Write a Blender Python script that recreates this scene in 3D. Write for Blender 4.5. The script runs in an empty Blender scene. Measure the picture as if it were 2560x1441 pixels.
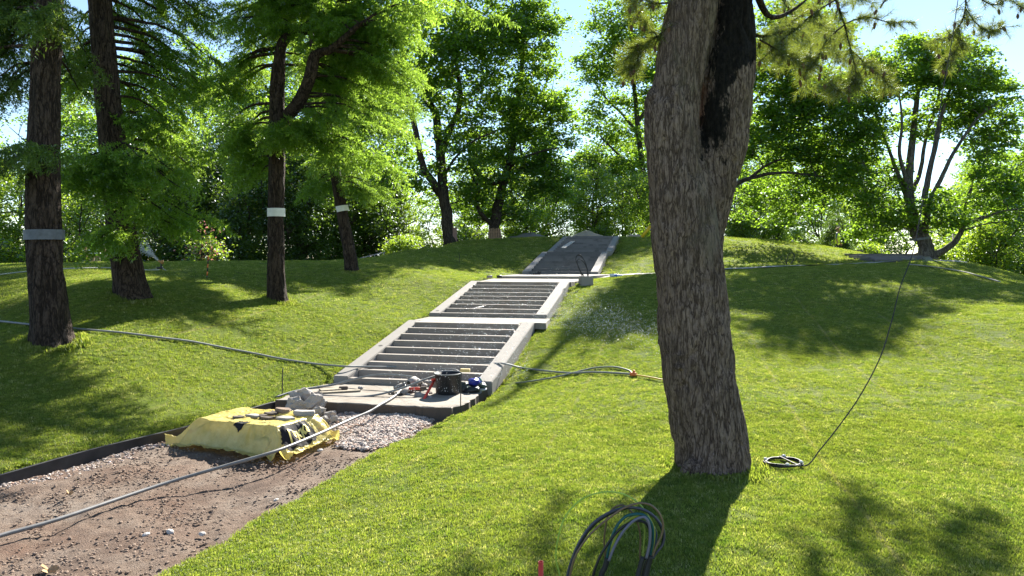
import bpy, bmesh, math
import numpy as np
from mathutils import Vector, Matrix

# ------------------------------------------------------------------ camera, sky, sun, exposure
EYE = 2.1                       # camera height above the reference level of the lawn
FPX = 1849.0                    # focal length in pixels of the 2560 px wide photograph
CXP, HORP = 1280.0, 650.0       # column of the optical axis, row of the horizon
scene = bpy.context.scene
col = scene.collection

cam_d = bpy.data.cameras.new("camera")
cam = bpy.data.objects.new("camera", cam_d)
col.objects.link(cam)
cam.location = (0, 0, EYE)
cam.rotation_euler = (math.radians(90), 0, 0)
cam_d.sensor_width = 36
cam_d.lens = FPX / 2560 * 36
cam_d.shift_y = (HORP - 720.5) / 2560
cam_d.clip_start = 0.05
cam_d.clip_end = 3000
scene.camera = cam

SUN_AZ, SUN_EL = math.radians(19), math.radians(32)   # azimuth to the right of the view direction
world = bpy.data.worlds.new("World")
scene.world = world
world.use_nodes = True
wn = world.node_tree
sky = wn.nodes.new("ShaderNodeTexSky")
sky.sky_type = 'NISHITA'
sky.sun_disc = False
sky.sun_elevation = SUN_EL
sky.sun_rotation = SUN_AZ
sky.air_density = 1.0
sky.dust_density = 0.0
sky.ozone_density = 3.0
wn.nodes["Background"].inputs[1].default_value = 0.066
hsv = wn.nodes.new("ShaderNodeHueSaturation")
hsv.inputs["Saturation"].default_value = 0.95
wn.links.new(sky.outputs[0], hsv.inputs["Color"])
wn.links.new(hsv.outputs[0], wn.nodes["Background"].inputs[0])

sun_d = bpy.data.lights.new("sun", 'SUN')
sun_d.energy = 5.0
sun_d.angle = math.radians(0.53)
sun_d.color = (1.0, 0.95, 0.86)
sun = bpy.data.objects.new("sun", sun_d)
col.objects.link(sun)
SDIR = Vector((math.sin(SUN_AZ) * math.cos(SUN_EL), math.cos(SUN_AZ) * math.cos(SUN_EL), math.sin(SUN_EL)))
sun.rotation_euler = SDIR.to_track_quat('Z', 'Y').to_euler()
sun.location = (0, 0, 30)

vs = scene.view_settings
vs.view_transform = 'Standard'
vs.look = 'None'
vs.exposure = 1.85
vs.gamma = 1.0
vs.use_curve_mapping = False
scene.cycles.max_bounces = 6
scene.cycles.diffuse_bounces = 3
scene.cycles.transparent_max_bounces = 12
scene.cycles.sample_clamp_indirect = 6

rng = np.random.default_rng(7)

# ------------------------------------------------------------------ helpers
def P(px, py, d):
    """point seen at a pixel of the photograph, d metres away along the view axis"""
    return np.array(((px - CXP) / FPX * d, d, EYE - (py - HORP) / FPX * d))

def hash3(ix, iy, iz, seed):
    h = (ix * 374761393 + iy * 668265263 + iz * 2147483647 + seed * 1274126177) & 0xFFFFFFFF
    h = ((h ^ (h >> 13)) * 1274126177) & 0xFFFFFFFF
    return ((h ^ (h >> 16)) & 0xFFFF) / 65535.0

def vnoise(p, seed=0):
    p = np.asarray(p, float)
    i = np.floor(p).astype(np.int64)
    f = p - i
    f = f * f * (3 - 2 * f)
    r = 0
    for a in (0, 1):
        for b in (0, 1):
            for c in (0, 1):
                w = (f[:, 0] if a else 1 - f[:, 0]) * (f[:, 1] if b else 1 - f[:, 1]) * (f[:, 2] if c else 1 - f[:, 2])
                r = r + w * hash3(i[:, 0] + a, i[:, 1] + b, i[:, 2] + c, seed)
    return r * 2 - 1

def fbm(p, seed=0, octv=4):
    p = np.asarray(p, float)
    r, a, s = 0, 1.0, 0
    for o in range(octv):
        r = r + a * vnoise(p * 2 ** o, seed + o * 17)
        s += a
        a *= 0.5
    return r / s

def mesh_np(name, verts, faces, smooth=True):
    """faces: list of int arrays (n,3) or (n,4)"""
    me = bpy.data.meshes.new(name)
    verts = np.asarray(verts, np.float32)
    if not isinstance(faces, list):
        faces = [faces]
    faces = [np.asarray(f, np.int32) for f in faces if len(f)]
    me.vertices.add(len(verts))
    me.vertices.foreach_set("co", verts.ravel())
    nl = sum(f.size for f in faces)
    nf = sum(len(f) for f in faces)
    me.loops.add(nl)
    me.polygons.add(nf)
    me.loops.foreach_set("vertex_index", np.concatenate([f.ravel() for f in faces]))
    tot = np.concatenate([np.full(len(f), f.shape[1], np.int32) for f in faces])
    st = np.concatenate(([0], np.cumsum(tot)[:-1])).astype(np.int32)
    me.polygons.foreach_set("loop_start", st)
    me.polygons.foreach_set("use_smooth", np.full(nf, smooth, bool))
    me.update(calc_edges=True)
    me.validate()
    return me

class MB:
    """collects pieces of ONE mesh"""
    def __init__(self):
        self.v, self.q, self.t, self.n = [], [], [], 0
    def add(self, v, q=None, t=None):
        v = np.asarray(v, float).reshape(-1, 3)
        if q is not None and len(q):
            self.q.append(np.asarray(q, int) + self.n)
        if t is not None and len(t):
            self.t.append(np.asarray(t, int) + self.n)
        self.v.append(v)
        self.n += len(v)
    def mesh(self, name, smooth=True):
        f = []
        if self.q: f.append(np.concatenate(self.q))
        if self.t: f.append(np.concatenate(self.t))
        return mesh_np(name, np.concatenate(self.v), f, smooth)
    def box(self, c, s, rz=0.0, rot=None):
        x, y, z = np.array(s) / 2
        v = np.array([(-x, -y, -z), (x, -y, -z), (x, y, -z), (-x, y, -z), (-x, -y, z), (x, -y, z), (x, y, z), (-x, y, z)])
        if rot is None:
            rot = np.array(Matrix.Rotation(rz, 3, 'Z'))
        v = v @ np.asarray(rot).T + np.array(c)
        self.add(v, q=[(3, 2, 1, 0), (4, 5, 6, 7), (0, 1, 5, 4), (1, 2, 6, 5), (2, 3, 7, 6), (3, 0, 4, 7)])
    def tube(self, pts, rad, n=8, cap=True):
        v, q, t = tube_geo(pts, rad, n, cap)
        self.add(v, q, t)

def tube_geo(pts, rad, n=8, cap=True):
    pts = np.asarray(pts, float)
    m = len(pts)
    rad = np.broadcast_to(np.asarray(rad, float), (m,))
    tan = np.gradient(pts, axis=0)
    tan /= np.linalg.norm(tan, axis=1)[:, None] + 1e-9
    ref = np.array((0.0, 0, 1)) if abs(tan[0][2]) < 0.9 else np.array((1.0, 0, 0))
    a = np.cross(tan[0], ref)
    a /= np.linalg.norm(a)
    vs_ = []
    ang = np.linspace(0, 2 * math.pi, n, endpoint=False)
    for k in range(m):
        a = a - tan[k] * (a @ tan[k])
        a /= np.linalg.norm(a) + 1e-9
        b = np.cross(tan[k], a)
        vs_.append(pts[k] + rad[k] * (np.cos(ang)[:, None] * a + np.sin(ang)[:, None] * b))
    v = np.concatenate(vs_)
    i = np.arange(m - 1)[:, None] * n
    j = np.arange(n)[None, :]
    j2 = (j + 1) % n
    q = np.stack((i + j, i + j2, i + n + j2, i + n + j), -1).reshape(-1, 4)
    t = []
    if cap:
        v = np.concatenate((v, pts[:1], pts[-1:]))
        c0, c1 = m * n, m * n + 1
        k = np.arange(n)
        t = np.concatenate((np.stack((np.full(n, c0), (k + 1) % n, k), -1),
                            np.stack((np.full(n, c1), (m - 1) * n + k, (m - 1) * n + (k + 1) % n), -1)))
    return v, q, t

def smooth_path(pts, n):
    """Catmull-Rom through pts, n samples"""
    p = np.asarray(pts, float)
    p = np.concatenate((2 * p[:1] - p[1:2], p, 2 * p[-1:] - p[-2:-1]))
    m = len(p) - 3
    u = np.linspace(0, m - 1e-6, n)
    i = u.astype(int)
    t = (u - i)[:, None]
    a, b, c, d = p[i], p[i + 1], p[i + 2], p[i + 3]
    return 0.5 * (2 * b + (c - a) * t + (2 * a - 5 * b + 4 * c - d) * t * t + (3 * b - a - 3 * c + d) * t ** 3)

def tag(o, label=None, cat=None, group=None, kind=None):
    if label: o["label"] = label
    if cat: o["category"] = cat
    if group: o["group"] = group
    if kind: o["kind"] = kind
    return o

def obj(name, me, mat=None, parent=None):
    o = bpy.data.objects.new(name, me)
    col.objects.link(o)
    if mat is not None and not me.materials:
        for m in (mat if isinstance(mat, (list, tuple)) else [mat]):
            me.materials.append(m)
    if parent is not None:
        o.parent = parent
        o.matrix_parent_inverse = parent.matrix_basis.inverted()
    return o

def empty(name, loc, label, cat, group=None):
    o = bpy.data.objects.new(name, None)
    col.objects.link(o)
    o.location = [float(a) for a in loc]
    o.empty_display_size = 0.2
    return tag(o, label, cat, group)

# ------------------------------------------------------------------ materials
MATS = {}
class N:
    def __init__(self, name):
        self.m = bpy.data.materials.new(name)
        self.m.use_nodes = True
        self.t = self.m.node_tree
        self.b = self.t.nodes["Principled BSDF"]
        self.out = self.t.nodes["Material Output"]
    def n(self, typ, **kw):
        nd = self.t.nodes.new(typ)
        for k, v in kw.items():
            if k.startswith("i_"):
                nd.inputs[k[2:].replace("_", " ")].default_value = v
            else:
                setattr(nd, k, v)
        return nd
    def l(self, a, b):
        self.t.links.new(a, b)
    def coord(self, scale=(1, 1, 1), kind="Object"):
        tc = self.n("ShaderNodeTexCoord")
        mp = self.n("ShaderNodeMapping")
        mp.inputs["Scale"].default_value = scale
        self.l(tc.outputs[kind], mp.inputs[0])
        return mp.outputs[0]
    def noise(self, vec, scale, detail=5, rough=0.6, dist=0.0):
        nd = self.n("ShaderNodeTexNoise")
        nd.inputs["Scale"].default_value = scale
        nd.inputs["Detail"].default_value = detail
        nd.inputs["Roughness"].default_value = rough
        nd.inputs["Distortion"].default_value = dist
        if vec is not None: self.l(vec, nd.inputs["Vector"])
        return nd.outputs["Fac"]
    def ramp(self, fac, stops):
        nd = self.n("ShaderNodeValToRGB")
        el = nd.color_ramp.elements
        while len(el) < len(stops): el.new(0.5)
        for e, (p, c) in zip(el, stops):
            e.position = p
            e.color = (*c, 1) if len(c) == 3 else c
        self.l(fac, nd.inputs[0])
        return nd.outputs[0]
    def math(self, op, a, b=None):
        nd = self.n("ShaderNodeMath", operation=op)
        for k, v in ((0, a), (1, b)):
            if v is None: continue
            if isinstance(v, (int, float)): nd.inputs[k].default_value = v
            else: self.l(v, nd.inputs[k])
        return nd.outputs[0]
    def mix(self, fac, a, b, blend='MIX'):
        nd = self.n("ShaderNodeMix", data_type='RGBA', blend_type=blend)
        if isinstance(fac, (int, float)): nd.inputs[0].default_value = fac
        else: self.l(fac, nd.inputs[0])
        for k, v in ((6, a), (7, b)):
            if isinstance(v, tuple): nd.inputs[k].default_value = (*v, 1) if len(v) == 3 else v
            else: self.l(v, nd.inputs[k])
        return nd.outputs[2]
    def bump(self, h, strength=0.5, dist=0.02):
        nd = self.n("ShaderNodeBump")
        nd.inputs["Strength"].default_value = strength
        nd.inputs["Distance"].default_value = dist
        self.l(h, nd.inputs["Height"])
        self.l(nd.outputs[0], self.b.inputs["Normal"])
        return nd.outputs[0]
    def color(self, c):
        if isinstance(c, tuple): self.b.inputs["Base Color"].default_value = (*c, 1)
        else: self.l(c, self.b.inputs["Base Color"])
    def rough(self, r): self.b.inputs["Roughness"].default_value = r
    def spec(self, s): self.b.inputs["Specular IOR Level"].default_value = s

def plain(name, c, rough=0.6, var=0.15, scale=8.0, bump=0.0, metal=0.0, spec=0.5):
    """one-colour material with mottling"""
    k = N(name)
    v = k.noise(k.coord(), scale)
    lo = tuple(x * (1 - var) for x in c)
    hi = tuple(min(1, x * (1 + var)) for x in c)
    k.color(k.ramp(v, [(0.3, lo), (0.7, hi)]))
    k.rough(rough)
    k.spec(spec)
    k.b.inputs["Metallic"].default_value = metal
    if bump: k.bump(k.noise(k.coord(), scale * 6), bump, 0.01)
    return k.m

def leaf_mat(name, dark, light, trans, tfac=0.45, spec=0.35, rough=0.5, island=True):
    """thin leaf: reflected colour varies leaf by leaf, part of the light passes through"""
    k = N(name)
    k.t.nodes.remove(k.b)
    if island:
        r = k.n("ShaderNodeNewGeometry").outputs["Random Per Island"]
    else:
        r = k.n("ShaderNodeObjectInfo").outputs["Random"]
    c = k.mix(r, dark, light)
    pos = k.n("ShaderNodeNewGeometry").outputs["Position"]
    big = k.noise(pos, 0.35, 2)
    c = k.mix(k.math('MULTIPLY', big, 0.5), c, tuple(x * 0.55 for x in dark))
    tr = k.mix(r, tuple(x * 0.75 for x in trans), tuple(min(1, x * 1.15) for x in trans))
    d = k.n("ShaderNodeBsdfDiffuse")
    t = k.n("ShaderNodeBsdfTranslucent")
    g = k.n("ShaderNodeBsdfGlossy")
    g.inputs["Roughness"].default_value = rough
    g.inputs["Color"].default_value = (0.8, 0.85, 0.9, 1)
    k.l(c, d.inputs[0]); k.l(tr, t.inputs[0])
    m1 = k.n("ShaderNodeMixShader"); m1.inputs[0].default_value = tfac
    k.l(d.outputs[0], m1.inputs[1]); k.l(t.outputs[0], m1.inputs[2])
    fr = k.n("ShaderNodeFresnel"); fr.inputs[0].default_value = 1.35
    m2 = k.n("ShaderNodeMixShader")
    k.l(k.math('MULTIPLY', fr.outputs[0], spec), m2.inputs[0])
    k.l(m1.outputs[0], m2.inputs[1]); k.l(g.outputs[0], m2.inputs[2])
    k.l(m2.outputs[0], k.out.inputs[0])
    return k.m

def mat_bark(name, lo, mid, hi, scale=9.0, zs=0.28, depth=0.03, moss=None, strength=0.9):
    k = N(name)
    n1 = k.noise(k.coord((1, 1, zs)), scale, 3, 0.55, 0.35)
    n2 = k.noise(k.coord((1, 1, zs * 1.5)), scale * 1.9, 3, 0.55, 0.3)
    fine = k.noise(k.coord((1, 1, 0.5)), scale * 6, 6, 0.75)
    ridge = lambda n, g: k.math('MINIMUM', k.math('MULTIPLY', k.math('ABSOLUTE', k.math('SUBTRACT', n, 0.5)), g), 1.0)
    crack = k.math('MULTIPLY', ridge(n1, 16.0), k.math('ADD', 0.45, k.math('MULTIPLY', ridge(n2, 15.0), 0.55)))
    h = k.math('ADD', k.math('MULTIPLY', crack, 0.62), k.math('MULTIPLY', fine, 0.55))
    c = k.ramp(h, [(0.25, lo), (0.62, mid), (1.02, hi)])
    big = k.noise(k.coord(), 1.7, 4)
    c = k.mix(k.ramp(big, [(0.45, (0, 0, 0)), (0.7, (0.5, 0.5, 0.5))]), c, tuple(x * 0.55 for x in mid))
    if moss:
        mo = k.noise(k.coord((1, 1, 0.5)), 2.3, 6, 0.7)
        c = k.mix(k.ramp(mo, [(0.56, (0, 0, 0)), (0.7, (0.6, 0.6, 0.6))]), c, moss)
    k.color(c); k.rough(0.9); k.spec(0.2)
    k.bump(h, strength, depth)
    return k

def M(name, fn):
    if name not in MATS: MATS[name] = fn()
    return MATS[name]

def m_concrete(name, c, wet=None, rnd=False):
    k = N(name)
    a = k.noise(k.coord(), 3.0, 6, 0.65)
    b = k.noise(k.coord(), 45.0, 4, 0.7)
    cc = k.mix(a, tuple(x * 0.72 for x in c), tuple(min(1, x * 1.15) for x in c))
    cc = k.mix(k.math('MULTIPLY', b, 0.5), cc, tuple(x * 0.7 for x in c))
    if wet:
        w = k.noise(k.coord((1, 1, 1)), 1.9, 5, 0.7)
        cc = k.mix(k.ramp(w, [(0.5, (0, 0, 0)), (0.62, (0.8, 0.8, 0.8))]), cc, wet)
    if rnd:     # each cast piece has its own shade
        r = k.n("ShaderNodeObjectInfo").outputs["Random"]
        cc = k.mix(k.math('MULTIPLY', r, 0.75), cc, tuple(x * 0.55 for x in c))
    k.color(cc)
    k.rough(0.85); k.spec(0.3)
    k.bump(b, 0.25, 0.006)
    return k.m

CONC = m_concrete("pale_concrete", (0.30, 0.275, 0.245))
CONC_STEP = m_concrete("step_concrete", (0.36, 0.315, 0.27), wet=(0.25, 0.205, 0.165), rnd=True)
CONC_OLD = m_concrete("old_concrete", (0.30, 0.265, 0.22), wet=(0.19, 0.155, 0.12))

def m_lawn():
    k = N("lawn_ground")
    pos = k.n("ShaderNodeNewGeometry").outputs["Position"]
    a = k.noise(pos, 0.6, 5, 0.65)
    b = k.noise(pos, 14.0, 5, 0.7)
    c2 = k.noise(pos, 70.0, 3, 0.7)
    c = k.ramp(a, [(0.3, (0.09, 0.15, 0.014)), (0.55, (0.14, 0.19, 0.02)), (0.75, (0.18, 0.205, 0.03))])
    c = k.mix(k.ramp(b, [(0.35, (0.8, 0.8, 0.8)), (0.6, (0, 0, 0))]), c, (0.06, 0.085, 0.016))
    c = k.mix(k.math('MULTIPLY', c2, 0.35), c, (0.12, 0.12, 0.02))
    sp = k.n("ShaderNodeSeparateXYZ"); k.l(k.n("ShaderNodeNewGeometry").outputs["Position"], sp.inputs[0])
    ac = k.math('ADD', k.math('MULTIPLY', sp.outputs["X"], 0.9755), k.math('MULTIPLY', sp.outputs["Y"], -0.2198))
    ac = k.math('ADD', ac, k.math('MULTIPLY', k.math('SUBTRACT', k.noise(k.n("ShaderNodeNewGeometry").outputs["Position"], 3.0, 3, .6), .5), .05))
    fr = k.math('ABSOLUTE', k.math('SUBTRACT', k.math('FRACT', k.math('DIVIDE', ac, 1.45)), .5))
    near = k.math('MULTIPLY', k.math('MAXIMUM', k.math('SUBTRACT', fr, .472), 0.0), 36.0)
    near = k.math('MULTIPLY', k.math('MINIMUM', near, 1.0), k.ramp(k.noise(k.n("ShaderNodeNewGeometry").outputs["Position"], .45, 3, .6), [(.42, (0, 0, 0)), (.62, (.45, .45, .45))]))
    c = k.mix(near, c, (0.34, 0.29, 0.12))
    k.color(c); k.rough(0.95); k.spec(0.1)
    k.bump(k.math('ADD', b, c2), 0.7, 0.04)
    return k.m
LAWN = m_lawn()

def m_grass():
    k = N("grass_blade")
    k.t.nodes.remove(k.b)
    r = k.n("ShaderNodeObjectInfo").outputs["Random"]
    pos = k.n("ShaderNodeNewGeometry").outputs["Position"]
    a = k.noise(pos, 0.55, 5, 0.65)
    b = k.noise(pos, 4.5, 4, 0.65)
    c = k.ramp(r, [(0.0, (0.112, 0.165, 0.025)), (0.5, (0.205, 0.25, 0.052)), (0.88, (0.27, 0.295, 0.085)), (1.0, (0.47, 0.44, 0.25))])
    c = k.mix(k.ramp(a, [(0.42, (0, 0, 0)), (0.72, (0.55, 0.55, 0.55))]), c, (0.205, 0.24, 0.04))
    c = k.mix(k.ramp(b, [(0.3, (0.55, 0.55, 0.55)), (0.52, (0, 0, 0))]), c, (0.065, 0.145, 0.016))
    straw = k.noise(pos, 1.3, 6, 0.7)
    c = k.mix(k.ramp(straw, [(0.60, (0, 0, 0)), (0.74, (0.6, 0.6, 0.6))]), c, (0.36, 0.31, 0.13))
    sp = k.n("ShaderNodeSeparateXYZ"); k.l(k.n("ShaderNodeNewGeometry").outputs["Position"], sp.inputs[0])
    ac = k.math('ADD', k.math('MULTIPLY', sp.outputs["X"], 0.9755), k.math('MULTIPLY', sp.outputs["Y"], -0.2198))
    ac = k.math('ADD', ac, k.math('MULTIPLY', k.math('SUBTRACT', k.noise(k.n("ShaderNodeNewGeometry").outputs["Position"], 3.0, 3, .6), .5), .05))
    fr = k.math('ABSOLUTE', k.math('SUBTRACT', k.math('FRACT', k.math('DIVIDE', ac, 1.45)), .5))
    near = k.math('MULTIPLY', k.math('MAXIMUM', k.math('SUBTRACT', fr, .472), 0.0), 36.0)
    near = k.math('MULTIPLY', k.math('MINIMUM', near, 1.0), k.ramp(k.noise(k.n("ShaderNodeNewGeometry").outputs["Position"], .45, 3, .6), [(.42, (0, 0, 0)), (.62, (.45, .45, .45))]))
    c = k.mix(near, c, (0.34, 0.29, 0.12))
    tr = k.mix(1.0, c, (1.6, 1.65, 0.75), 'MULTIPLY')
    d = k.n("ShaderNodeBsdfDiffuse"); t = k.n("ShaderNodeBsdfTranslucent"); g = k.n("ShaderNodeBsdfGlossy")
    g.inputs["Roughness"].default_value = 0.45
    k.l(c, d.inputs[0]); k.l(tr, t.inputs[0])
    m1 = k.n("ShaderNodeMixShader"); m1.inputs[0].default_value = 0.5
    k.l(d.outputs[0], m1.inputs[1]); k.l(t.outputs[0], m1.inputs[2])
    m2 = k.n("ShaderNodeMixShader"); m2.inputs[0].default_value = 0.02
    k.l(m1.outputs[0], m2.inputs[1]); k.l(g.outputs[0], m2.inputs[2])
    k.l(m2.outputs[0], k.out.inputs[0])
    return k.m
GRASS = m_grass()

def m_dirt():
    k = N("path_dirt")
    pos = k.coord()
    a = k.noise(pos, 0.9, 5, 0.6)
    b = k.noise(pos, 9.0, 6, 0.7)
    c2 = k.noise(pos, 60.0, 5, 0.75)
    c = k.ramp(a, [(0.35, (0.185, 0.118, 0.086)), (0.5, (0.235, 0.175, 0.134)), (0.65, (0.285, 0.232, 0.188))])
    c = k.mix(k.ramp(b, [(0.35, (0.6, 0.6, 0.6)), (0.55, (0, 0, 0))]), c, (0.13, 0.085, 0.06))
    c = k.mix(k.ramp(c2, [(0.55, (0, 0, 0)), (0.7, (0.5, 0.5, 0.5))]), c, (0.36, 0.30, 0.25))
    damp = k.noise(k.coord((1, .6, 1)), 1.4, 4, .6)
    c = k.mix(k.ramp(damp, [(0.52, (0, 0, 0)), (0.68, (0.7, 0.7, 0.7))]), c, (0.135, 0.092, 0.07))
    k.color(c); k.rough(0.95); k.spec(0.15)
    k.bump(k.math('ADD', k.math('MULTIPLY', b, 0.8), c2), 1.0, 0.035)
    return k.m
DIRT = m_dirt()

def m_pebble():
    k = N("pebble")
    r = k.n("ShaderNodeNewGeometry").outputs["Random Per Island"]
    c = k.ramp(r, [(0.0, (0.16, 0.14, 0.13)), (0.3, (0.33, 0.27, 0.23)), (0.55, (0.45, 0.38, 0.33)), (0.8, (0.40, 0.25, 0.18)), (1.0, (0.62, 0.57, 0.52))])
    k.color(c); k.rough(0.8); k.spec(0.3)
    return k.m
PEBBLE = m_pebble()

# ------------------------------------------------------------------ terrain
SW = 2.95                                 # overall width of the stairs
SA = math.radians(12.7)                   # heading of the stairs, to the right of the view axis
SX = np.array((math.cos(SA), -math.sin(SA)))      # across, to the right
SY = np.array((math.sin(SA), math.cos(SA)))       # up the flight
ST = {k: np.array(v) + np.array((0, 0, EYE)) for k, v in {
    'b1': (-1.78, 13.0, -2.09), 't1': (-.94, 16.71, -1.38), 'b2': (-.61, 17.94, -1.31), 't2': (.22, 21.59, -.62),
    'b3': (1.83, 28.42, -.45), 'm3a': (2.80, 32.98, .36), 'm3b': (3.05, 33.5, .39), 't3': (4.19, 39.24, 1.25)}.items()}

ctrl = []
def cp(px, py, d): ctrl.append(P(px, py, d))
def cz(x, y, zrel): ctrl.append(np.array((x, y, zrel + EYE)))
# along the stairs, grass stands a little below the cheek walls
keys = ['b1', 't1', 'b2', 't2', 'b3', 'm3a', 'm3b', 't3']
for a, b in zip(keys[:-1], keys[1:]):
    for t in (0, 0.5):
        c = ST[a] * (1 - t) + ST[b] * t
        for s, dz in ((-1, -0.05), (1, -0.17)):
            e = c[:2] + s * SX * (SW / 2 + 0.1)
            ctrl.append(np.array((e[0], e[1], c[2] + dz)))
for s, dz in ((-1, -0.05), (1, -0.17)):
    e = ST['t3'][:2] + s * SX * (SW / 2 + 0.1)
    ctrl.append(np.array((e[0], e[1], ST['t3'][2] + dz)))
# left lawn and plateau
for a in ((150, 850, 11.5), (325, 732, 14.0), (692, 750, 17.0), (880, 679, 22.0), (0, 1180, 7.92), (470, 1058, 10.25), (700, 985, 12.4),
          (0, 1000, 9.7), (0, 800, 12.6), (400, 900, 12.0), (500, 800, 14.2), (0, 662, 21), (300, 657, 22), (600, 655, 24), (750, 655, 26), (920, 648, 30),
          (1000, 633, 33), (1120, 613, 37), (1250, 599, 39), (1330, 594, 39.5), (1000, 690, 21.5), (1148, 652, 28)):
    cp(*a)
for a in ((-14, 30, -.75), (-9, 31, -.75), (-5.5, 36, -.6), (-18, 26, -.4), (-30, 40, -1.5), (-3, 44, 0.1), (4, 46, .9), (-12, 10, -1.2), (-9, 6, -1.9)):
    cz(*a)
# near lawn right of the path
for a in ((1190, 1003, 12.0), (940, 1122, 9.1), (640, 1292, 6.75), (460, 1435, 5.45), (1786, 1190, 7.02), (1500, 1200, 6.9), (1500, 900, 13.4), (1600, 1000, 10.4),
          (1345, 900, 14.2), (1300, 1441, 4.75), (2000, 1441, 4.7), (2560, 1400, 5.0), (2560, 1100, 8.2), (2200, 900, 13), (2000, 760, 18), (2300, 760, 17.5),
          (2560, 800, 14.5), (2560, 703, 22), (2560, 694, 24.5), (2430, 661, 25.5), (2300, 664, 25), (2080, 668, 25), (1900, 674, 25), (1700, 683, 25), (1560, 692, 24.5), (2020, 1170, 7.4)):
    cp(*a)
for a in ((0, 0, -2.0), (-2.6, 3.5, -2.2), (4, 1, -2.0), (8, 3, -2.0), (-3, 0, -2.2), (0, -8, -2.1), (10, -8, -2.0), (-10, -8, -2.2)):
    cz(*a)
# cross path bench and upper mound to the right
for a in ((1700, 678, 28.5), (1900, 668, 28.5), (2080, 664, 29), (2250, 657, 30), (2400, 655, 30),
          (1600, 600, 38.5), (1830, 598, 38), (1950, 604, 39), (2080, 622, 41), (1900, 636, 33), (2110, 645, 34), (2330, 652, 33), (2450, 664, 29), (2560, 693, 27)):
    cp(*a)
for a in ((8, 46, 1.0), (14, 46, .6), (20, 44, -.2), (28, 36, -.7), (26, 24, -.9), (20, 12, -1.4), (24, 55, -1.5), (10, 60, -1.2), (-4, 60, -1.4), (-25, 60, -2), (40, 60, -3), (-45, 20, -1), (-40, 0, -2), (40, 10, -2.2), (40, -10, -2.5)):
    cz(*a)
for a in ((2500, 678, 27.5), (2560, 698, 30), (2480, 672, 31), (2560, 702, 36)): cp(*a)
for a in ((24, 34, -.95), (30, 45, -1.5), (22, 40, -.6), (35, 30, -1.6)): cz(*a)
CT = np.array(ctrl)

def tps(r2):
    return 0.5 * r2 * np.log(np.maximum(r2, 1e-12))
def tps_fit(c, lam=0.06):
    n = len(c)
    d2 = ((c[:, None, :2] - c[None, :, :2]) ** 2).sum(-1)
    A = np.zeros((n + 3, n + 3))
    A[:n, :n] = tps(d2) + lam * np.eye(n)
    A[:n, n] = 1; A[:n, n + 1:] = c[:, :2]
    A[n, :n] = 1; A[n + 1:, :n] = c[:, :2].T
    b = np.concatenate((c[:, 2], np.zeros(3)))
    return np.linalg.solve(A, b)
TW = tps_fit(CT)
def base_height(x, y):
    x = np.atleast_1d(np.asarray(x, float)); y = np.atleast_1d(np.asarray(y, float))
    sh = x.shape
    p = np.stack((x.ravel(), y.ravel()), -1)
    out = np.empty(len(p))
    for k in range(0, len(p), 20000):
        q = p[k:k + 20000]
        d2 = ((q[:, None] - CT[None, :, :2]) ** 2).sum(-1)
        out[k:k + 20000] = tps(d2) @ TW[:-3] + TW[-3] + q @ TW[-2:]
    # beyond the modelled park the ground runs out level and low
    far = np.clip((np.hypot(p[:, 0], p[:, 1] - 20) - 45) / 25, 0, 1)
    far = far * far * (3 - 2 * far)
    out = np.clip(out, EYE - 3.2, EYE + 2.0) * (1 - far) + (EYE - 3.0) * far
    return out.reshape(sh)

PATH_L = np.array([(-9.0, 0.5), (-7.6, 3.5), (-6.5, 5.6), (-5.48, 7.92), (-4.49, 10.25), (-3.95, 11.6), (-3.68, 12.6)])
PATH_R = np.array([(-0.36, 12.6), (-0.58, 11.7), (-0.95, 10.9), (-1.66, 9.05), (-2.31, 6.68), (-2.62, 5.45), (-3.2, 3.5), (-4.4, 0.5)])
PATH = np.concatenate((PATH_L, PATH_R))
ZP = EYE - 2.42                             # level of the path bed
def poly_sd(x, y, poly):
    """signed distance to a polygon, negative inside"""
    p = np.stack((np.ravel(x), np.ravel(y)), -1)
    d = np.full(len(p), 1e9); ins = np.zeros(len(p), bool)
    for a, b in zip(poly, np.roll(poly, -1, 0)):
        e = b - a; w = p - a
        t = np.clip((w @ e) / (e @ e), 0, 1)
        d = np.minimum(d, np.hypot(*(w - t[:, None] * e).T))
        c = ((a[1] <= p[:, 1]) != (b[1] <= p[:, 1]))
        with np.errstate(divide='ignore', invalid='ignore'):
            xx = a[0] + (p[:, 1] - a[1]) / (b[1] - a[1]) * e[0]
        ins ^= c & (p[:, 0] < xx)
    return np.where(ins, -d, d).reshape(np.shape(x))

def stair_poly():
    out = []
    for s in (-1, 1):
        pts = []
        for k in (['b1', 't1', 'b2', 't2', 'b3', 'm3a', 'm3b', 't3']):
            pts.append(ST[k][:2] + s * SX * (SW / 2 - 0.02))
        pts[0] = pts[0] - SY * 0.75
        pts[-1] = pts[-1] + SY * 0.4
        out.append(np.array(pts))
    return np.concatenate((out[0], out[1][::-1]))
STAIR = stair_poly()
def stair_level(x, y):
    """height of the cheek wall line at a point near the stairs"""
    s = np.stack((np.ravel(x), np.ravel(y)), -1) @ SY
    ks = [ST[k][:2] @ SY for k in keys]
    return np.interp(s, ks, [ST[k][2] for k in keys]).reshape(np.shape(x))

# the cross path that leaves the upper landing to the right
XP = np.array([P(1240, 690, 26.5)[:2], P(1470, 687, 26.2)[:2], P(1640, 684, 26.2)[:2], P(1900, 671, 26.4)[:2], P(2100, 667, 26.6)[:2], P(2250, 664, 27)[:2], P(2420, 658, 27.5)[:2],
               P(2415, 654, 29.3)[:2], P(2250, 657, 29)[:2], P(2090, 660, 28.8)[:2], P(1900, 664, 28.0)[:2], P(1640, 677, 27.9)[:2], P(1500, 680, 28.3)[:2], P(1300, 678, 29.0)[:2]])

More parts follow.
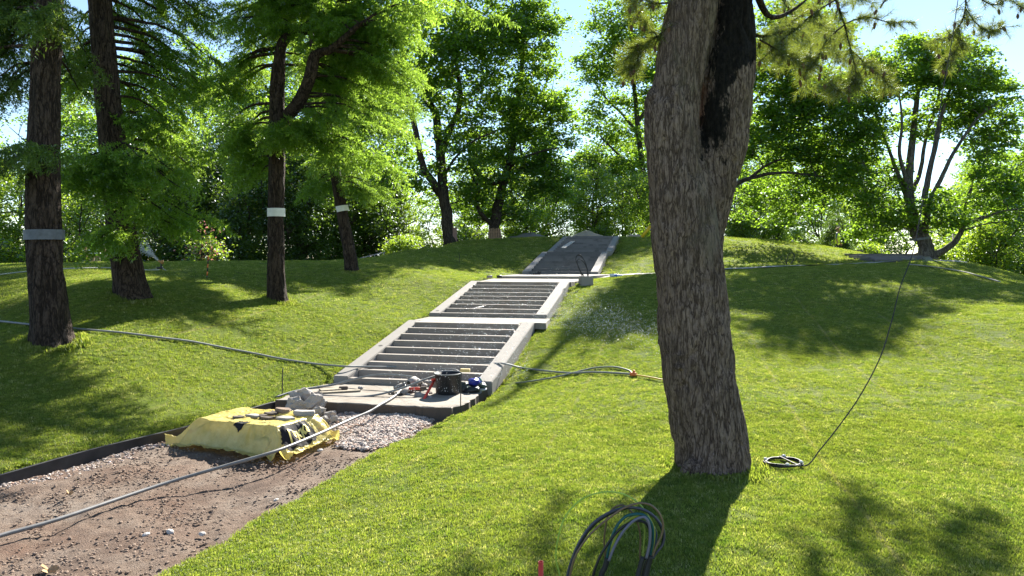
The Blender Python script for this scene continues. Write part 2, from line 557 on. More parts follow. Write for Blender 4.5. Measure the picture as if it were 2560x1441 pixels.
def ground(x, y):
    x = np.atleast_1d(np.asarray(x, float)); y = np.atleast_1d(np.asarray(y, float))
    z = base_height(x, y)
    q = np.stack((x.ravel(), y.ravel(), np.zeros(x.size)), -1)
    z = z + (0.035 * fbm(q * 0.8, 3, 3) + 0.02 * fbm(q * 3.1, 9, 2)).reshape(x.shape)
    jag = (0.06 * fbm(q * 5.0, 21, 3)).reshape(x.shape)
    near = (y < 14) & (x < 2)
    if near.any():
        d = np.full(x.shape, 9.0)
        d[near] = poly_sd(x[near], y[near], PATH) + jag[near]
        t = np.clip(d / 0.12 + 0.5, 0, 1)
        z = np.where(d < 0.2, (ZP - 0.14) * (1 - t) + z * t, z)
    ns = (y > 11.5) & (y < 41) & (np.abs(x) < 8)
    if ns.any():
        d = np.full(x.shape, 9.0)
        d[ns] = poly_sd(x[ns], y[ns], STAIR)
        t = np.clip(d / 0.15 + 0.3, 0, 1)
        low = stair_level(x, y) - 0.55
        z = np.where(d < 0.2, np.minimum(low, z) * (1 - t) + z * t, z)
    return z
def G(x, y):
    return float(ground(np.array([x]), np.array([y]))[0])

def lines(parts):
    out = [np.arange(a, b, s) for a, b, s in parts]
    return np.concatenate(out)
gx = lines([(-600, -150, 90), (-150, -60, 15), (-60, -24, 3), (-24, -8, 0.5), (-8, 4.6, 0.11), (4.6, 26, 0.4), (26, 60, 3), (60, 150, 15), (150, 601, 90)])
gy = lines([(-300, -60, 40), (-60, -8, 8), (-8, 3.2, 0.7), (3.2, 14, 0.11), (14, 42, 0.2), (42, 60, 0.8), (60, 100, 4), (100, 200, 20), (200, 1300, 120)])
GX, GY = np.meshgrid(gx, gy)
GZ = ground(GX, GY)
nv = len(gx)
ii = (np.arange(len(gy) - 1)[:, None] * nv + np.arange(nv - 1)[None, :]).ravel()
lawn = obj("lawn", mesh_np("lawn", np.stack((GX.ravel(), GY.ravel(), GZ.ravel()), -1), np.stack((ii, ii + 1, ii + nv + 1, ii + nv), -1)), LAWN)
tag(lawn, "sloping mown lawn of fresh turf around the stairs", "lawn", kind="structure")

# dirt bed of the path, finely broken surface
dx = np.arange(-9.2, 0.2, 0.045); dy = np.arange(0.6, 12.2, 0.045)
DX, DY = np.meshgrid(dx, dy)
q = np.stack((DX.ravel(), DY.ravel(), np.zeros(DX.size)), -1)
DZ = ZP + 0.05 * fbm(q * 0.9, 41, 3) - .035 * np.clip(1 - 4 * np.abs(fbm(q * np.array((.9, .35, 1)), 141, 2)), 0, 1) + 0.022 * np.abs(fbm(q * 4.5, 43, 4)) + 0.020 * fbm(q * 13, 47, 3) * (fbm(q * 1.1, 49, 2) > -.1) + .006 * fbm(q * 13, 48, 2)
dirt_bed = lambda x, y: float(ZP + 0.05 * fbm(np.array([(x, y, 0)]) * 0.9, 41, 3)[0] + 0.022 * abs(fbm(np.array([(x, y, 0)]) * 4.5, 43, 4)[0]))
sd = poly_sd(DX, DY, PATH)
nd_ = len(dx)
ii = (np.arange(len(dy) - 1)[:, None] * nd_ + np.arange(nd_ - 1)[None, :]).ravel()
keep = (sd.ravel()[ii] < 0.22)
ii = ii[keep]
fc = np.stack((ii, ii + 1, ii + nd_ + 1, ii + nd_), -1)
used, inv = np.unique(fc.ravel(), return_inverse=True)
vv = np.stack((DX.ravel(), DY.ravel(), DZ), -1)[used]
path_o = obj("path", mesh_np("path", vv, inv.reshape(-1, 4)), DIRT)
tag(path_o, "bare brown dirt path bed below the stairs", "path", kind="structure")

# ------------------------------------------------------------------ stairs
def s3(c, across, along, z):
    """point on a flight: across to the right, along uphill, from reference point c"""
    xy = np.asarray(c)[:2] + SX * across + SY * along
    return np.array((xy[0], xy[1], z))

def hexa(mb, p, bev=0.0):
    """eight corner points: bottom four, top four"""
    mb.add(p, q=[(3, 2, 1, 0), (4, 5, 6, 7), (0, 1, 5, 4), (1, 2, 6, 5), (2, 3, 7, 6), (3, 0, 4, 7)])

def bevelled(mb, name, w=0.008, seg=1):
    me = mb.mesh(name, smooth=False)
    bm = bmesh.new(); bm.from_mesh(me)
    bmesh.ops.bevel(bm, geom=bm.edges[:], offset=w, segments=seg, affect='EDGES', clamp_overlap=True)
    bm.to_mesh(me); bm.free()
    return me

FILL = m_concrete("tread_infill", (0.17, 0.135, 0.105), wet=(0.09, 0.07, 0.055))
CW = 0.285                                  # width of a cheek wall
def flight(lo, hi, n, label, zg, ztop, step_mat, lip=0.0):
    a, b = ST[lo], ST[hi]
    run = (b[:2] - a[:2]) @ SY
    root = empty("concrete_staircase", (a[0], a[1], zg), label, "stairs", "flights of concrete stairs up the hill")
    t = run / n
    r = (ztop - zg) / n
    inner = SW / 2 - CW
    off = (b[:2] - a[:2]) @ SX
    for k in range(n):
        mb = MB()
        f = k * t + 0.02
        back = (k + 1) * t + 0.05 if k < n - 1 else run + 0.3
        sh = off * (k / n)
        z1 = zg + (k + 1) * r; z0 = zg + k * r - 0.08
        jit = rng.normal(0, 0.003, 4)
        kerb = 0.15
        def block(f0, f1, za, zb, tilt=0.0):
            p = []
            for z in (za, zb):
                for (ac, al) in ((-inner, f0), (inner, f0), (inner, f1), (-inner, f1)):
                    p.append(s3(a, ac + sh, al, z + (jit[0 if ac < 0 else 1] if z == zb else 0) + (tilt if al == f1 and z == zb else 0)))
            hexa(mb, p)
        if k < n - 1:
            block(f, f + kerb, z0, z1)
            st_ = obj("step", bevelled(mb, "step", 0.010, 2), step_mat, root)
            mb = MB()
            block(f + kerb + 0.003, back, z0, z1 - 0.05, 0.0)
            obj("tread_fill", mb.mesh("tread_fill", False), FILL, st_)
        else:
            block(f, back, z0, z1)
            obj("step", bevelled(mb, "step", 0.010, 2), step_mat, root)
    for s in (-1, 1):
        mb = MB()
        x0, x1 = (s * inner, s * SW / 2) if s > 0 else (-SW / 2, -inner)
        x0, x1 = (x0 + 0.002, x1) if s > 0 else (x0, x1 - 0.002)
        p = [s3(a, x0, 0, zg - 0.12), s3(a, x1, 0, zg - 0.12), s3(b, x1, 0.0, b[2] - 0.45), s3(b, x0, 0.0, b[2] - 0.45),
             s3(a, x0, 0, a[2]), s3(a, x1, 0, a[2]), s3(b, x1, 0.0, b[2]), s3(b, x0, 0.0, b[2])]
        hexa(mb, p)
        o = obj("cheek_wall", bevelled(mb, "cheek_wall", 0.012, 2), CONC, root)
        if lo in ('b1', 'b2'):
            # flat dark disc for a handrail post hole, its inner shade as colour
            h = MB()
            tt = 0.48 if lo == 'b1' else 0.06
            c0 = s3(a, (x0 + x1) / 2 + off * tt, run * tt, a[2] + (b[2] - a[2]) * tt + 0.004)
            ang = np.linspace(0, 2 * math.pi, 14, endpoint=False)
            sl = (b[2] - a[2]) / run
            v = [c0 + np.array((*(SX * math.cos(w) * .045 + SY * math.sin(w) * .045), math.sin(w) * .045 * sl)) for w in ang]
            h.add(v + [c0], t=[(14, i, (i + 1) % 14) for i in range(14)])
            if s < 0 or lo == 'b2': obj("post_hole_disc", h.mesh("post_hole_disc"), M("hole_shade", lambda: plain("hole_shade", (0.02, 0.018, 0.016))), o)
    return root

z_g1 = ST['b1'][2] - 0.125
z_l1 = ST['t1'][2] - 0.015
z_l2 = ST['t2'][2] - 0.01
z_l3 = ST['b3'][2] - 0.10
flight('b1', 't1', 9, "lowest flight of concrete steps rising from the bucket and tools", z_g1, z_l1, CONC_STEP)
flight('b2', 't2', 9, "middle flight of concrete steps speckled with water drops", z_l1 + 0.004, z_l2, CONC_STEP)
CONC_STEP_SHADE = m_concrete("step_concrete_shade", (0.21, 0.20, 0.195), wet=(0.10, 0.097, 0.097), rnd=True)  # shade on the upper steps put into a darker, greyer step concrete
flight('b3', 'm3a', 9, "flight of dark wet concrete steps above the cross path", z_l3, ST['m3a'][2] - 0.01, CONC_STEP_SHADE)
flight('m3b', 't3', 9, "topmost flight of concrete steps with a board lying on it", ST['m3a'][2] - 0.006, ST['t3'][2] - 0.01, CONC_STEP_SHADE)

def slab(name, poly, z0, z1, mat, rough_edge=0.0, kind="structure", label=None, cat=None, top_noise=0.004, step=0.12, edge_mat=None):
    """concrete sheet with its own outline and broken edge"""
    pts = []
    for a, b in zip(poly, poly[1:] + poly[:1]):
        a = np.array(a[:2]); b = np.array(b[:2])
        n = max(1, int(np.linalg.norm(b - a) / step))
        for k in range(n):
            pts.append(a + (b - a) * k / n)
    pts = np.array(pts)
    if rough_edge:
        pts = pts + rng.normal(0, rough_edge, pts.shape)
    n = len(pts)
    c = pts.mean(0)
    ring = lambda sc, z, nz: np.concatenate((c + (pts - c) * sc, (z + rng.normal(0, nz, n))[:, None]), 1)
    rings = [ring(1.0 + (0.01 if rough_edge else 0), z0, 0), ring(1.004, z0 + (z1 - z0) * 0.55, rough_edge * 0.4), ring(1.0, z1 - 0.008, rough_edge * 0.25), ring(0.985, z1, top_noise * 0.4), ring(0.6, z1, top_noise * 0.4), ring(0.25, z1, top_noise * .3)]
    v = np.concatenate(rings + [np.array([(c[0], c[1], z1)])])
    q = []
    for k in range(len(rings) - 1):
        i = np.arange(n); j = (i + 1) % n
        q.append(np.stack((k * n + i, k * n + j, (k + 1) * n + j, (k + 1) * n + i), -1))
    k = (len(rings) - 1) * n
    i = np.arange(n)
    t = np.stack((k + i, k + (i + 1) % n, np.full(n, k + n)), -1)
    o = obj(name, mesh_np(name, v, [np.concatenate(q), t], smooth=False), mat)
    if edge_mat is not None:
        o.data.materials.append(edge_mat)
        mi = np.zeros(len(o.data.polygons), np.int32); mi[:2 * n] = 1
        o.data.polygons.foreach_set("material_index", mi)
    return tag(o, label, cat, kind=kind)
SOIL_EDGE = m_concrete("soil_stained_edge", (0.10, 0.080, 0.064))

slab("stair_base_slab", [(-3.72, 11.72), (-2.95, 11.55), (-1.7, 11.25), (-.89, 11.04), (-.62, 11.75), (-.38, 12.95), s3(ST['b1'], SW / 2 - .02, .12, 0), s3(ST['b1'], -SW / 2 + .02, .12, 0), (-3.6, 12.8)],
     ZP - 0.06, z_g1, CONC_OLD, 0.028, label="cracked concrete slab at the foot of the stairs with a broken front edge", cat="slab", step=.10, edge_mat=SOIL_EDGE)
slab("lower_landing", [s3(ST['t1'], -SW / 2 + 0.05, 0.006, 0), s3(ST['t1'], SW / 2 + .25, 0.006, 0), s3(ST['b2'], SW / 2 + .06, -.006, 0), s3(ST['b2'], -SW / 2 + .02, -.006, 0)],
     z_l1 - 0.14, z_l1 - 0.002, CONC_OLD, 0.01, label="narrow concrete landing between the two lower flights", cat="landing")
slab("upper_landing", [s3(ST['t2'], -SW / 2 + .25, 0.006, 0), s3(ST['t2'], SW / 2 + .05, 0.006, 0), s3(ST['t2'], SW / 2 + .3, 3.1, 0), s3(ST['t2'], -SW / 2 - .1, 3.1, 0)],
     z_l2 - 0.14, z_l2 - 0.002, CONC_OLD, 0.012, label="sandy landing above the middle flight of steps", cat="landing")
slab("path_crossing", [P(1242, 692, 25.3)[:2], P(1452, 695, 25.0)[:2], s3(ST['b3'], SW / 2 + .5, -.02, 0), s3(ST['b3'], SW / 2 + .3, .1, 0), s3(ST['b3'], -SW / 2 - .3, .1, 0), P(1290, 680, 28.6)[:2]],
     z_l3 - .16, z_l3 - .003, CONC, 0.006, label="smooth pale concrete slab at the foot of the upper flights", cat="landing")
slab("crest_landing", [s3(ST['t3'], -SW / 2, 0.006, 0), s3(ST['t3'], SW / 2, 0.006, 0), s3(ST['t3'], SW / 2, 2.2, 0), s3(ST['t3'], -SW / 2, 2.2, 0)],
     ST['t3'][2] - .2, ST['t3'][2] - .012, CONC_OLD, 0.01, label="concrete top landing on the crest of the hill", cat="landing")
slab("short_landing", [s3(ST['m3a'], -SW / 2 + .02, 0.006, 0), s3(ST['m3a'], SW / 2, 0.006, 0), s3(ST['m3b'], SW / 2, -.006, 0), s3(ST['m3b'], -SW / 2 + .02, -.006, 0)],
     ST['m3a'][2] - .2, ST['m3a'][2] - .013, CONC_OLD, 0.004, label="short landing halfway up the upper stairs", cat="landing")

# cross path running off to the right along the bench of the hill: a ribbon laid on the ground
def ribbon(name, left, right, n, mat, lift=0.03, wob=0.05, label=None, cat=None, kind="structure", seed=1):
    L = smooth_path(left, n); R = smooth_path(right, n)
    k = 5
    u = np.linspace(0, 1, k)
    V = L[:, None, :2] * (1 - u)[None, :, None] + R[:, None, :2] * u[None, :, None]
    q = np.concatenate((V.reshape(-1, 2), np.zeros((n * k, 1))), 1)
    V = V.reshape(-1, 2) + wob * np.stack((fbm(q * 1.3, seed), fbm(q * 1.3, seed + 5)), -1)
    z = ground(V[:, 0], V[:, 1]) + lift
    v = np.concatenate((V, z[:, None]), 1)
    i = (np.arange(n - 1)[:, None] * k + np.arange(k - 1)[None, :]).ravel()
    o = obj(name, mesh_np(name, v, np.stack((i, i + 1, i + k + 1, i + k), -1)), mat)
    return tag(o, label, cat, kind=kind)
GRIT = m_concrete("path_grit", (0.44, 0.40, 0.36))
ribbon("cross_path", [P(1440, 690, 26.4), P(1640, 684, 26.6), P(1900, 671, 27), P(2100, 665, 27), P(2250, 662, 27.3), P(2420, 657, 28)],
       [P(1490, 682, 28.2), P(1640, 679, 28), P(1900, 667, 28), P(2100, 664, 28.2), P(2250, 658, 29.2), P(2420, 655, 29.6)], 90, GRIT, 0.045, 0.08,
       "pale gravel path crossing the hill above the middle flight", "path")

# ------------------------------------------------------------------ trees: common pieces
def unit(v):
    v = np.asarray(v, float)
    return v / (np.linalg.norm(v, axis=-1, keepdims=True) + 1e-9)

def leaf_geo(c, size, upb=0.6, droop=0.0, wid=0.42, out=None):
    """folded diamond leaves: 4 vertices, 2 triangles each"""
    n = len(c)
    size = np.broadcast_to(size, (n,))
    nrm = rng.normal(0, 1, (n, 3)); nrm[:, 2] = np.abs(nrm[:, 2]) * 0.6 + upb * 1.6
    nrm = unit(nrm)
    t = rng.normal(0, 1, (n, 3))
    if out is not None: t = t + out
    t[:, 2] -= droop
    t = unit(t - nrm * (t * nrm).sum(1)[:, None])
    b = np.cross(nrm, t)
    s = size[:, None]
    v = np.stack((c - t * s * .5, c + b * s * wid + nrm * s * .12, c + t * s * .55, c - b * s * wid + nrm * s * .12), 1).reshape(-1, 3)
    i = np.arange(n) * 4
    tr = np.concatenate((np.stack((i, i + 1, i + 2), -1), np.stack((i, i + 2, i + 3), -1)))
    return v, tr

def limb_rad(r0, r1, n, p=1.0):
    return r0 + (r1 - r0) * np.linspace(0, 1, n) ** p

def sample_masses(masses, n, depth):
    """clump centres inside ellipses (photo pixels, depth in metres, depth half-width factor)"""
    w = np.array([m[2] * m[3] * (m[6] if len(m) > 6 else 1) for m in masses], float)
    k = rng.choice(len(masses), n, p=w / w.sum())
    out = []
    for i in k:
        m = masses[i]
        cx, cy, rx, ry = m[:4]
        d0 = m[4] if len(m) > 4 else depth
        df = m[5] if len(m) > 5 else 0.8
        while True:
            u, v, q = rng.uniform(-1, 1, 3)
            if u * u + v * v + q * q < 1: break
        out.append(P(cx + u * rx, cy + v * ry, d0 + q * rx / FPX * d0 * df))
    return np.array(out)

def join_branch(mb, nodes, c, r0=0.03, sag=0.12, n=6, sides=4):
    """thin branch from the nearest limb node below to a clump centre"""
    dv = nodes[:, :3] - c
    dist = np.linalg.norm(dv, axis=1) + np.where(dv[:, 2] > -0.1, 1.5 + 2 * np.maximum(dv[:, 2], 0), 0)
    k = int(np.argmin(dist))
    a = nodes[k, :3]
    L = np.linalg.norm(c - a)
    m = (a + c) / 2 + np.array((rng.normal(0, .1) * L, rng.normal(0, .1) * L, sag * L))
    p = smooth_path([a, m, c], n)
    rr = min(r0 + 0.006 * L, nodes[k, 3] * 0.8)
    mb.tube(p, limb_rad(rr, 0.006, n), sides, cap=False)
    return p

def broadleaf(name, label, base, limbs, masses, depth, n_clumps, per, mat_leaf, mat_bark_, leaf=0.17, clump=0.75, flat=0.4, group=None, cat="tree", base_r=None, nodes_skip=2, upb=0.6):
    """limbs: list of (pixel polyline with depth offsets, r0, r1) in photo coordinates"""
    root = empty(name, base, label, cat, group)
    mb = MB(); nodes = []
    for pts, r0, r1 in limbs:
        p3 = [P(a[0], a[1], depth + (a[2] if len(a) > 2 else 0)) for a in pts]
        n = max(6, len(pts) * 5)
        p = smooth_path(p3, n)
        rr = limb_rad(r0, r1, n, 0.9)
        w = np.cumsum(rng.normal(0, 1, (n, 3)), 0); w -= np.linspace(0, 1, n)[:, None] * w[-1]
        p = p + w * rr[:, None] * 0.12
        if pts is limbs[0][0]:
            rr[:3] *= np.array((1.5, 1.22, 1.08))
            p[0, 2] -= 0.3
        mb.tube(p, rr, 10, cap=False)
        nodes += [(*a, r) for a, r in zip(p[nodes_skip:], rr[nodes_skip:])]
    nodes = np.array(nodes)
    cl = sample_masses(masses, n_clumps, depth)
    order = np.argsort(np.linalg.norm(cl[:, None] - nodes[None, :, :3], axis=2).min(1))
    lv, lt, cnt = [], [], 0
    for c in cl[order]:
        p = join_branch(mb, nodes, c)
        nodes = np.concatenate((nodes, np.concatenate((p[2:], np.full((len(p) - 2, 1), 0.03)), 1)))
        k = int(per * rng.uniform(.6, 1.4)); cr = clump * rng.uniform(.65, 1.35)
        o = rng.normal(0, .5, (k, 3)) * np.array((cr, cr, cr * flat))
        o[:, 2] -= 0.22 * (o[:, 0] ** 2 + o[:, 1] ** 2) / cr
        v, t = leaf_geo(c + o, leaf * rng.uniform(.7, 1.25, k), upb, 0.4, out=unit(o) * 0.8)
        lv.append(v); lt.append(t + cnt); cnt += len(v)
    obj("trunk", mb.mesh("trunk"), mat_bark_, root)
    obj("crown", mesh_np("crown", np.concatenate(lv), np.concatenate(lt), smooth=False), mat_leaf, root)
    return root

LEAF_MAPLE = leaf_mat("maple_leaf", (0.034, 0.085, 0.014), (0.068, 0.14, 0.023), (0.32, 0.52, 0.035), 0.5, .12)
LEAF_BRIGHT = leaf_mat("young_leaf", (0.05, 0.11, 0.014), (0.10, 0.17, 0.025), (0.42, 0.60, 0.04), 0.52, .15)
LEAF_DARK = leaf_mat("hedge_leaf_shade", (0.030, 0.065, 0.016), (0.06, 0.115, 0.024), (0.20, 0.33, 0.03), 0.42, .15)  # shade in the dense row put into a darker leaf green
BARK_DARK = mat_bark("maple_bark", (0.015, 0.012, 0.010), (0.05, 0.040, 0.032), (0.085, 0.07, 0.058), 7, 0.3, 0.03).m
BARK_GREY = mat_bark("grey_bark", (0.03, 0.027, 0.024), (0.10, 0.088, 0.075), (0.16, 0.145, 0.125), 7, 0.3, 0.02).m

def gpt(px, d):
    x = (px - CXP) / FPX * d
    return np.array((x, d, G(x, d)))

# maple left of the upper stairs
broadleaf("maple_tree", "tall maple with twin dark stems left of the upper stairs", gpt(1126, 38.5),
    [([(1126, 614), (1122, 560), (1108, 480), (1103, 366, .5), (1090, 283, .5), (1060, 233, .8), (1050, 130, 1), (1040, -60, 1)], .36, .10),
     ([(1112, 500), (1085, 455, -.4), (1060, 420, -.6), (1040, 330, -.8), (1020, 227, -1), (1005, 120, -1), (985, -40, -1)], .24, .07),
     ([(1066, 430, -.6), (1030, 440, -1), (983, 452, -1.5), (940, 445, -2)], .10, .04),
     ([(1103, 390, .5), (1125, 320, .3), (1147, 260, 0), (1142, 180, 0), (1133, 100, 0), (1150, -50, 0)], .20, .06),
     ([(1110, 440), (1140, 395, -.5), (1190, 350, -1), (1240, 330, -1.2)], .09, .03)],
    [(1080, 90, 130, 130), (1160, 180, 110, 170), (1010, 260, 70, 130), (1150, 380, 100, 90), (1240, 60, 120, 100, 40), (1000, 440, 80, 60, 37), (1180, 470, 60, 40, 39), (1090, 500, 60, 40, 41, .8, .6), (1090, -110, 120, 100)],
    38.5, 470, 85, LEAF_MAPLE, BARK_DARK, leaf=0.17, clump=0.75, group="maples on the hill")
# maple beside it with the wooden guard round its foot
broadleaf("maple_tree", "forked maple with a slatted wooden guard round its foot", gpt(1240, 40.5),
    [([(1238, 600), (1238, 560), (1247, 511), (1252, 470), (1262, 430), (1270, 400), (1285, 320, .5), (1300, 200, .8), (1310, 60, 1), (1300, -80, 1)], .33, .09),
     ([(1236, 570), (1224, 558, -.2), (1200, 532, -.8), (1192, 500, -1), (1196, 470, -1.2), (1180, 440, -1.4)], .17, .06),
     ([(1258, 450), (1235, 460, -.6), (1222, 453, -.8), (1191, 433, -1.2), (1177, 400, -1.4), (1165, 330, -1.5)], .14, .05),
     ([(1278, 360, .3), (1310, 300, 1), (1350, 240, 1.4), (1390, 150, 1.5)], .12, .04),
     ([(1262, 430), (1300, 400, -1), (1350, 380, -1.6), (1400, 370, -2)], .10, .03)],
    [(1310, 110, 110, 130), (1330, 250, 110, 80), (1370, 330, 80, 80), (1280, 430, 110, 70), (1370, 440, 70, 80), (1200, 520, 70, 45, 42), (1310, 520, 80, 45, 42), (1360, 40, 60, 60), (1250, 330, 80, 80)],
    40.5, 360, 88, LEAF_MAPLE, BARK_DARK, leaf=0.17, clump=0.7, group="maples on the hill")
# broad tree hidden by the pine trunk, limbs reach out right
broadleaf("maple_tree", "broad maple behind the pine trunk with limbs reaching right", gpt(1745, 36),
    [([(1745, 605), (1742, 540), (1740, 470), (1735, 380), (1725, 250), (1710, 100, .5), (1700, -80, .5)], .36, .09),
     ([(1742, 520), (1800, 480, -.5), (1850, 455, -1), (1900, 438, -1.2), (1960, 432, -1.4), (2060, 442, -1.6)], .16, .04),
     ([(1880, 442, -1.2), (1915, 415, -1), (1945, 402, -1), (2000, 395, -1)], .08, .03),
     ([(1738, 420), (1790, 350, .5), (1850, 290, 1), (1930, 200, 1.5), (2000, 120, 2)], .15, .04),
     ([(1780, 360, .5), (1880, 340, .6), (1980, 330, .6), (2080, 320, .6)], .08, .03)],
    [(1752, 110, 55, 110, 36, 1.0, 1.8), (1735, 300, 60, 130), (1980, 60, 100, 70, 35), (2065, 85, 80, 55, 35), (1900, 330, 110, 110), (2020, 300, 130, 110), (2080, 420, 120, 90), (1930, 500, 110, 60, 37), (2000, 200, 120, 80), (1900, 130, 100, 100), (2120, 230, 70, 80)],
    36, 660, 82, LEAF_MAPLE, BARK_DARK, leaf=0.16, clump=0.72, group="maples on the hill")
# its neighbour standing farther back, left of the pine trunk
broadleaf("maple_tree", "tall maple farther back just left of the pine trunk", gpt(1625, 64),
    [([(1625, 625), (1622, 560), (1615, 470), (1605, 380), (1590, 250), (1580, 100, .5), (1570, -40, .5)], .42, .10),
     ([(1615, 470), (1580, 420, -.5), (1540, 380, -1), (1500, 340, -1)], .18, .05),
     ([(1600, 340), (1560, 290, .5), (1510, 240, 1), (1470, 180, 1)], .16, .05),
     ([(1596, 300), (1640, 240, .5), (1680, 180, 1), (1700, 80, 1)], .16, .05),
     ([(1585, 180), (1540, 130, .5), (1500, 80, 1), (1480, 20, 1)], .12, .04)],
    [(1545, 70, 100, 90), (1560, 200, 90, 80), (1525, 300, 80, 60), (1550, 400, 90, 70), (1590, 490, 70, 50), (1680, 150, 100, 180), (1480, 160, 50, 50), (1470, 420, 50, 50)],
    64, 430, 80, LEAF_MAPLE, BARK_DARK, leaf=0.25, clump=1.1, group="maples on the hill")
# many-stemmed maple on the right
broadleaf("maple_tree", "many-stemmed maple at right with a low limb curving up", gpt(2312, 33.5),
    [([(2312, 648), (2302, 610), (2290, 570), (2278, 520), (2272, 470), (2280, 380, .3), (2290, 280, .6), (2300, 180, .8), (2310, 120, .8)], .36, .05),
     ([(2306, 628), (2340, 632, -.3), (2372, 622, -.5), (2398, 596, -.6), (2408, 560, -.6), (2412, 520, -.6), (2430, 470, -.6)], .19, .06),
     ([(2300, 600), (2312, 560, -.3), (2310, 500, -.4), (2325, 420, -.5), (2345, 330, -.5), (2370, 240, -.6), (2400, 170, -.6)], .20, .04),
     ([(2282, 540), (2262, 480, .2), (2240, 420, .3), (2218, 360, .4), (2195, 300, .5), (2170, 240, .5)], .13, .03),
     ([(2274, 490), (2300, 430, .6), (2315, 340, .8), (2345, 250, 1), (2350, 180, 1)], .12, .03),
     ([(2315, 520, -.4), (2350, 450, -.8), (2390, 370, -1), (2440, 300, -1.2), (2490, 260, -1.2)], .12, .03),
     ([(2408, 560, -.6), (2450, 550, -1), (2500, 530, -1.4), (2560, 520, -1.6)], .08, .03),
     ([(2270, 460), (2250, 380, -.4), (2255, 300, -.6), (2245, 220, -.6)], .10, .03)],
    [(2250, 190, 120, 80), (2380, 180, 120, 80), (2480, 260, 90, 90), (2160, 300, 90, 90), (2480, 400, 100, 90), (2180, 420, 90, 60), (2340, 290, 110, 60, 34.5), (2520, 500, 80, 70, 33), (2380, 520, 80, 50, 32.5), (2220, 520, 90, 60), (2330, 110, 90, 40), (2170, 560, 60, 40, 36), (2460, 590, 70, 40, 36)],
    33.5, 560, 85, LEAF_MAPLE, BARK_GREY, leaf=0.15, clump=0.62, flat=0.38, group="maples on the hill")

# ---- prototypes for the trees farther back, copied with their parts
def proto_tree(seed, h, cr, n_clumps, per, mat_leaf, mat_bark_, leaf, clump, flat, low, stems=1, lean=0.0):
    r = np.random.default_rng(seed)
    mb = MB(); nodes = []
    for s in range(stems):
        top = np.array((r.normal(0, .12) * h + lean * h, r.normal(0, .12) * h, h * r.uniform(.75, .95)))
        b0 = np.array((r.normal(0, .25), r.normal(0, .25), -0.5)) * (1 if stems > 1 else 0.3)
        b0[2] = -0.8
        mid = [b0 + (top - b0) * t + np.array((r.normal(0, .05) * h, r.normal(0, .05) * h, 0)) for t in (.25, .5, .75)]
        p = smooth_path([b0] + mid + [top], 16)
        r0 = h * 0.017 * (1 if stems == 1 else .7)
        rr = limb_rad(r0, .03, 16)
        mb.tube(p, rr, 8, cap=False)
        nodes += [(*a, b) for a, b in zip(p[4:], rr[4:])]
        for k in range(6):
            i = r.integers(5, 13)
            az = r.uniform(0, 6.28); L = cr * r.uniform(.6, 1.0)
            e = p[i] + np.array((math.cos(az) * L, math.sin(az) * L, L * r.uniform(.3, .9)))
            q_ = smooth_path([p[i], (p[i] + e) / 2 + np.array((0, 0, -.08 * L)) + r.normal(0, .06 * L, 3), e], 8)
            r2 = limb_rad(rr[i] * .6, .02, 8)
            mb.tube(q_, r2, 5, cap=False)
            nodes += [(*a, b) for a, b in zip(q_[2:], r2[2:])]
    nodes = np.array(nodes)
    lv, lt, cnt = [], [], 0
    for c_ in range(n_clumps):
        while True:
            u = r.uniform(-1, 1, 3)
            if u @ u < 1 and u @ u > .12: break
        zc = low * h + (h - low * h) * (u[2] * .5 + .5)
        taper = 1 - .35 * abs(u[2])
        c = np.array((u[0] * cr * taper + lean * zc, u[1] * cr * taper, zc))
        join_branch(mb, nodes, c, n=5)
        k = int(per * r.uniform(.6, 1.4)); q_ = clump * r.uniform(.65, 1.35)
        o = r.normal(0, .5, (k, 3)) * np.array((q_, q_, q_ * flat))
        v, t = leaf_geo(c + o, leaf * r.uniform(.7, 1.25, k), .5, .4)
        lv.append(v); lt.append(t + cnt); cnt += len(v)
    a = mb.mesh("trunk"); a.materials.append(mat_bark_)
    b = mesh_np("crown", np.concatenate(lv), np.concatenate(lt), smooth=False); b.materials.append(mat_leaf)
    return a, b

PROT = {
    'slim1': proto_tree(1, 9, 2.6, 120, 60, LEAF_BRIGHT, BARK_DARK, .17, .7, .5, .12, 2),
    'slim2': proto_tree(2, 8, 2.8, 110, 60, LEAF_BRIGHT, BARK_DARK, .17, .75, .5, .10, 3, .05),
    'round': proto_tree(3, 11, 3.6, 170, 62, LEAF_MAPLE, BARK_DARK, .18, .85, .45, .18, 2),
    'tall': proto_tree(4, 17, 4.2, 230, 62, LEAF_MAPLE, BARK_DARK, .20, .95, .45, .22, 1),
    'hedge': proto_tree(5, 7.5, 2.2, 260, 75, LEAF_DARK, BARK_DARK, .14, .62, .8, -.02, 3),
    'hedge2': proto_tree(6, 10.5, 2.6, 300, 75, LEAF_DARK, BARK_DARK, .15, .7, .8, .0, 2),
    'bush': proto_tree(8, 2.6, 1.5, 90, 60, LEAF_BRIGHT, BARK_DARK, .13, .5, .7, .0, 4),
}
def plant_tree(kind, px, d, sc, rz, label, cat="tree", group=None, zoff=0.0, name="broadleaf_tree"):
    x = (px - CXP) / FPX * d
    z = G(x, d) + zoff
    root = empty(name, (x, d, z), label, cat, group)
    root.rotation_euler = (0, 0, rz)
    root.scale = (sc, sc, sc)
    for nm, me in zip(("trunk", "crown"), PROT[kind]):
        o = bpy.data.objects.new(nm, me); col.objects.link(o); o.parent = root
    return root
far_g = "trees growing behind the hill"
ords = ["first", "second", "third", "fourth", "fifth", "sixth", "seventh", "eighth", "ninth", "tenth", "eleventh", "twelfth"]
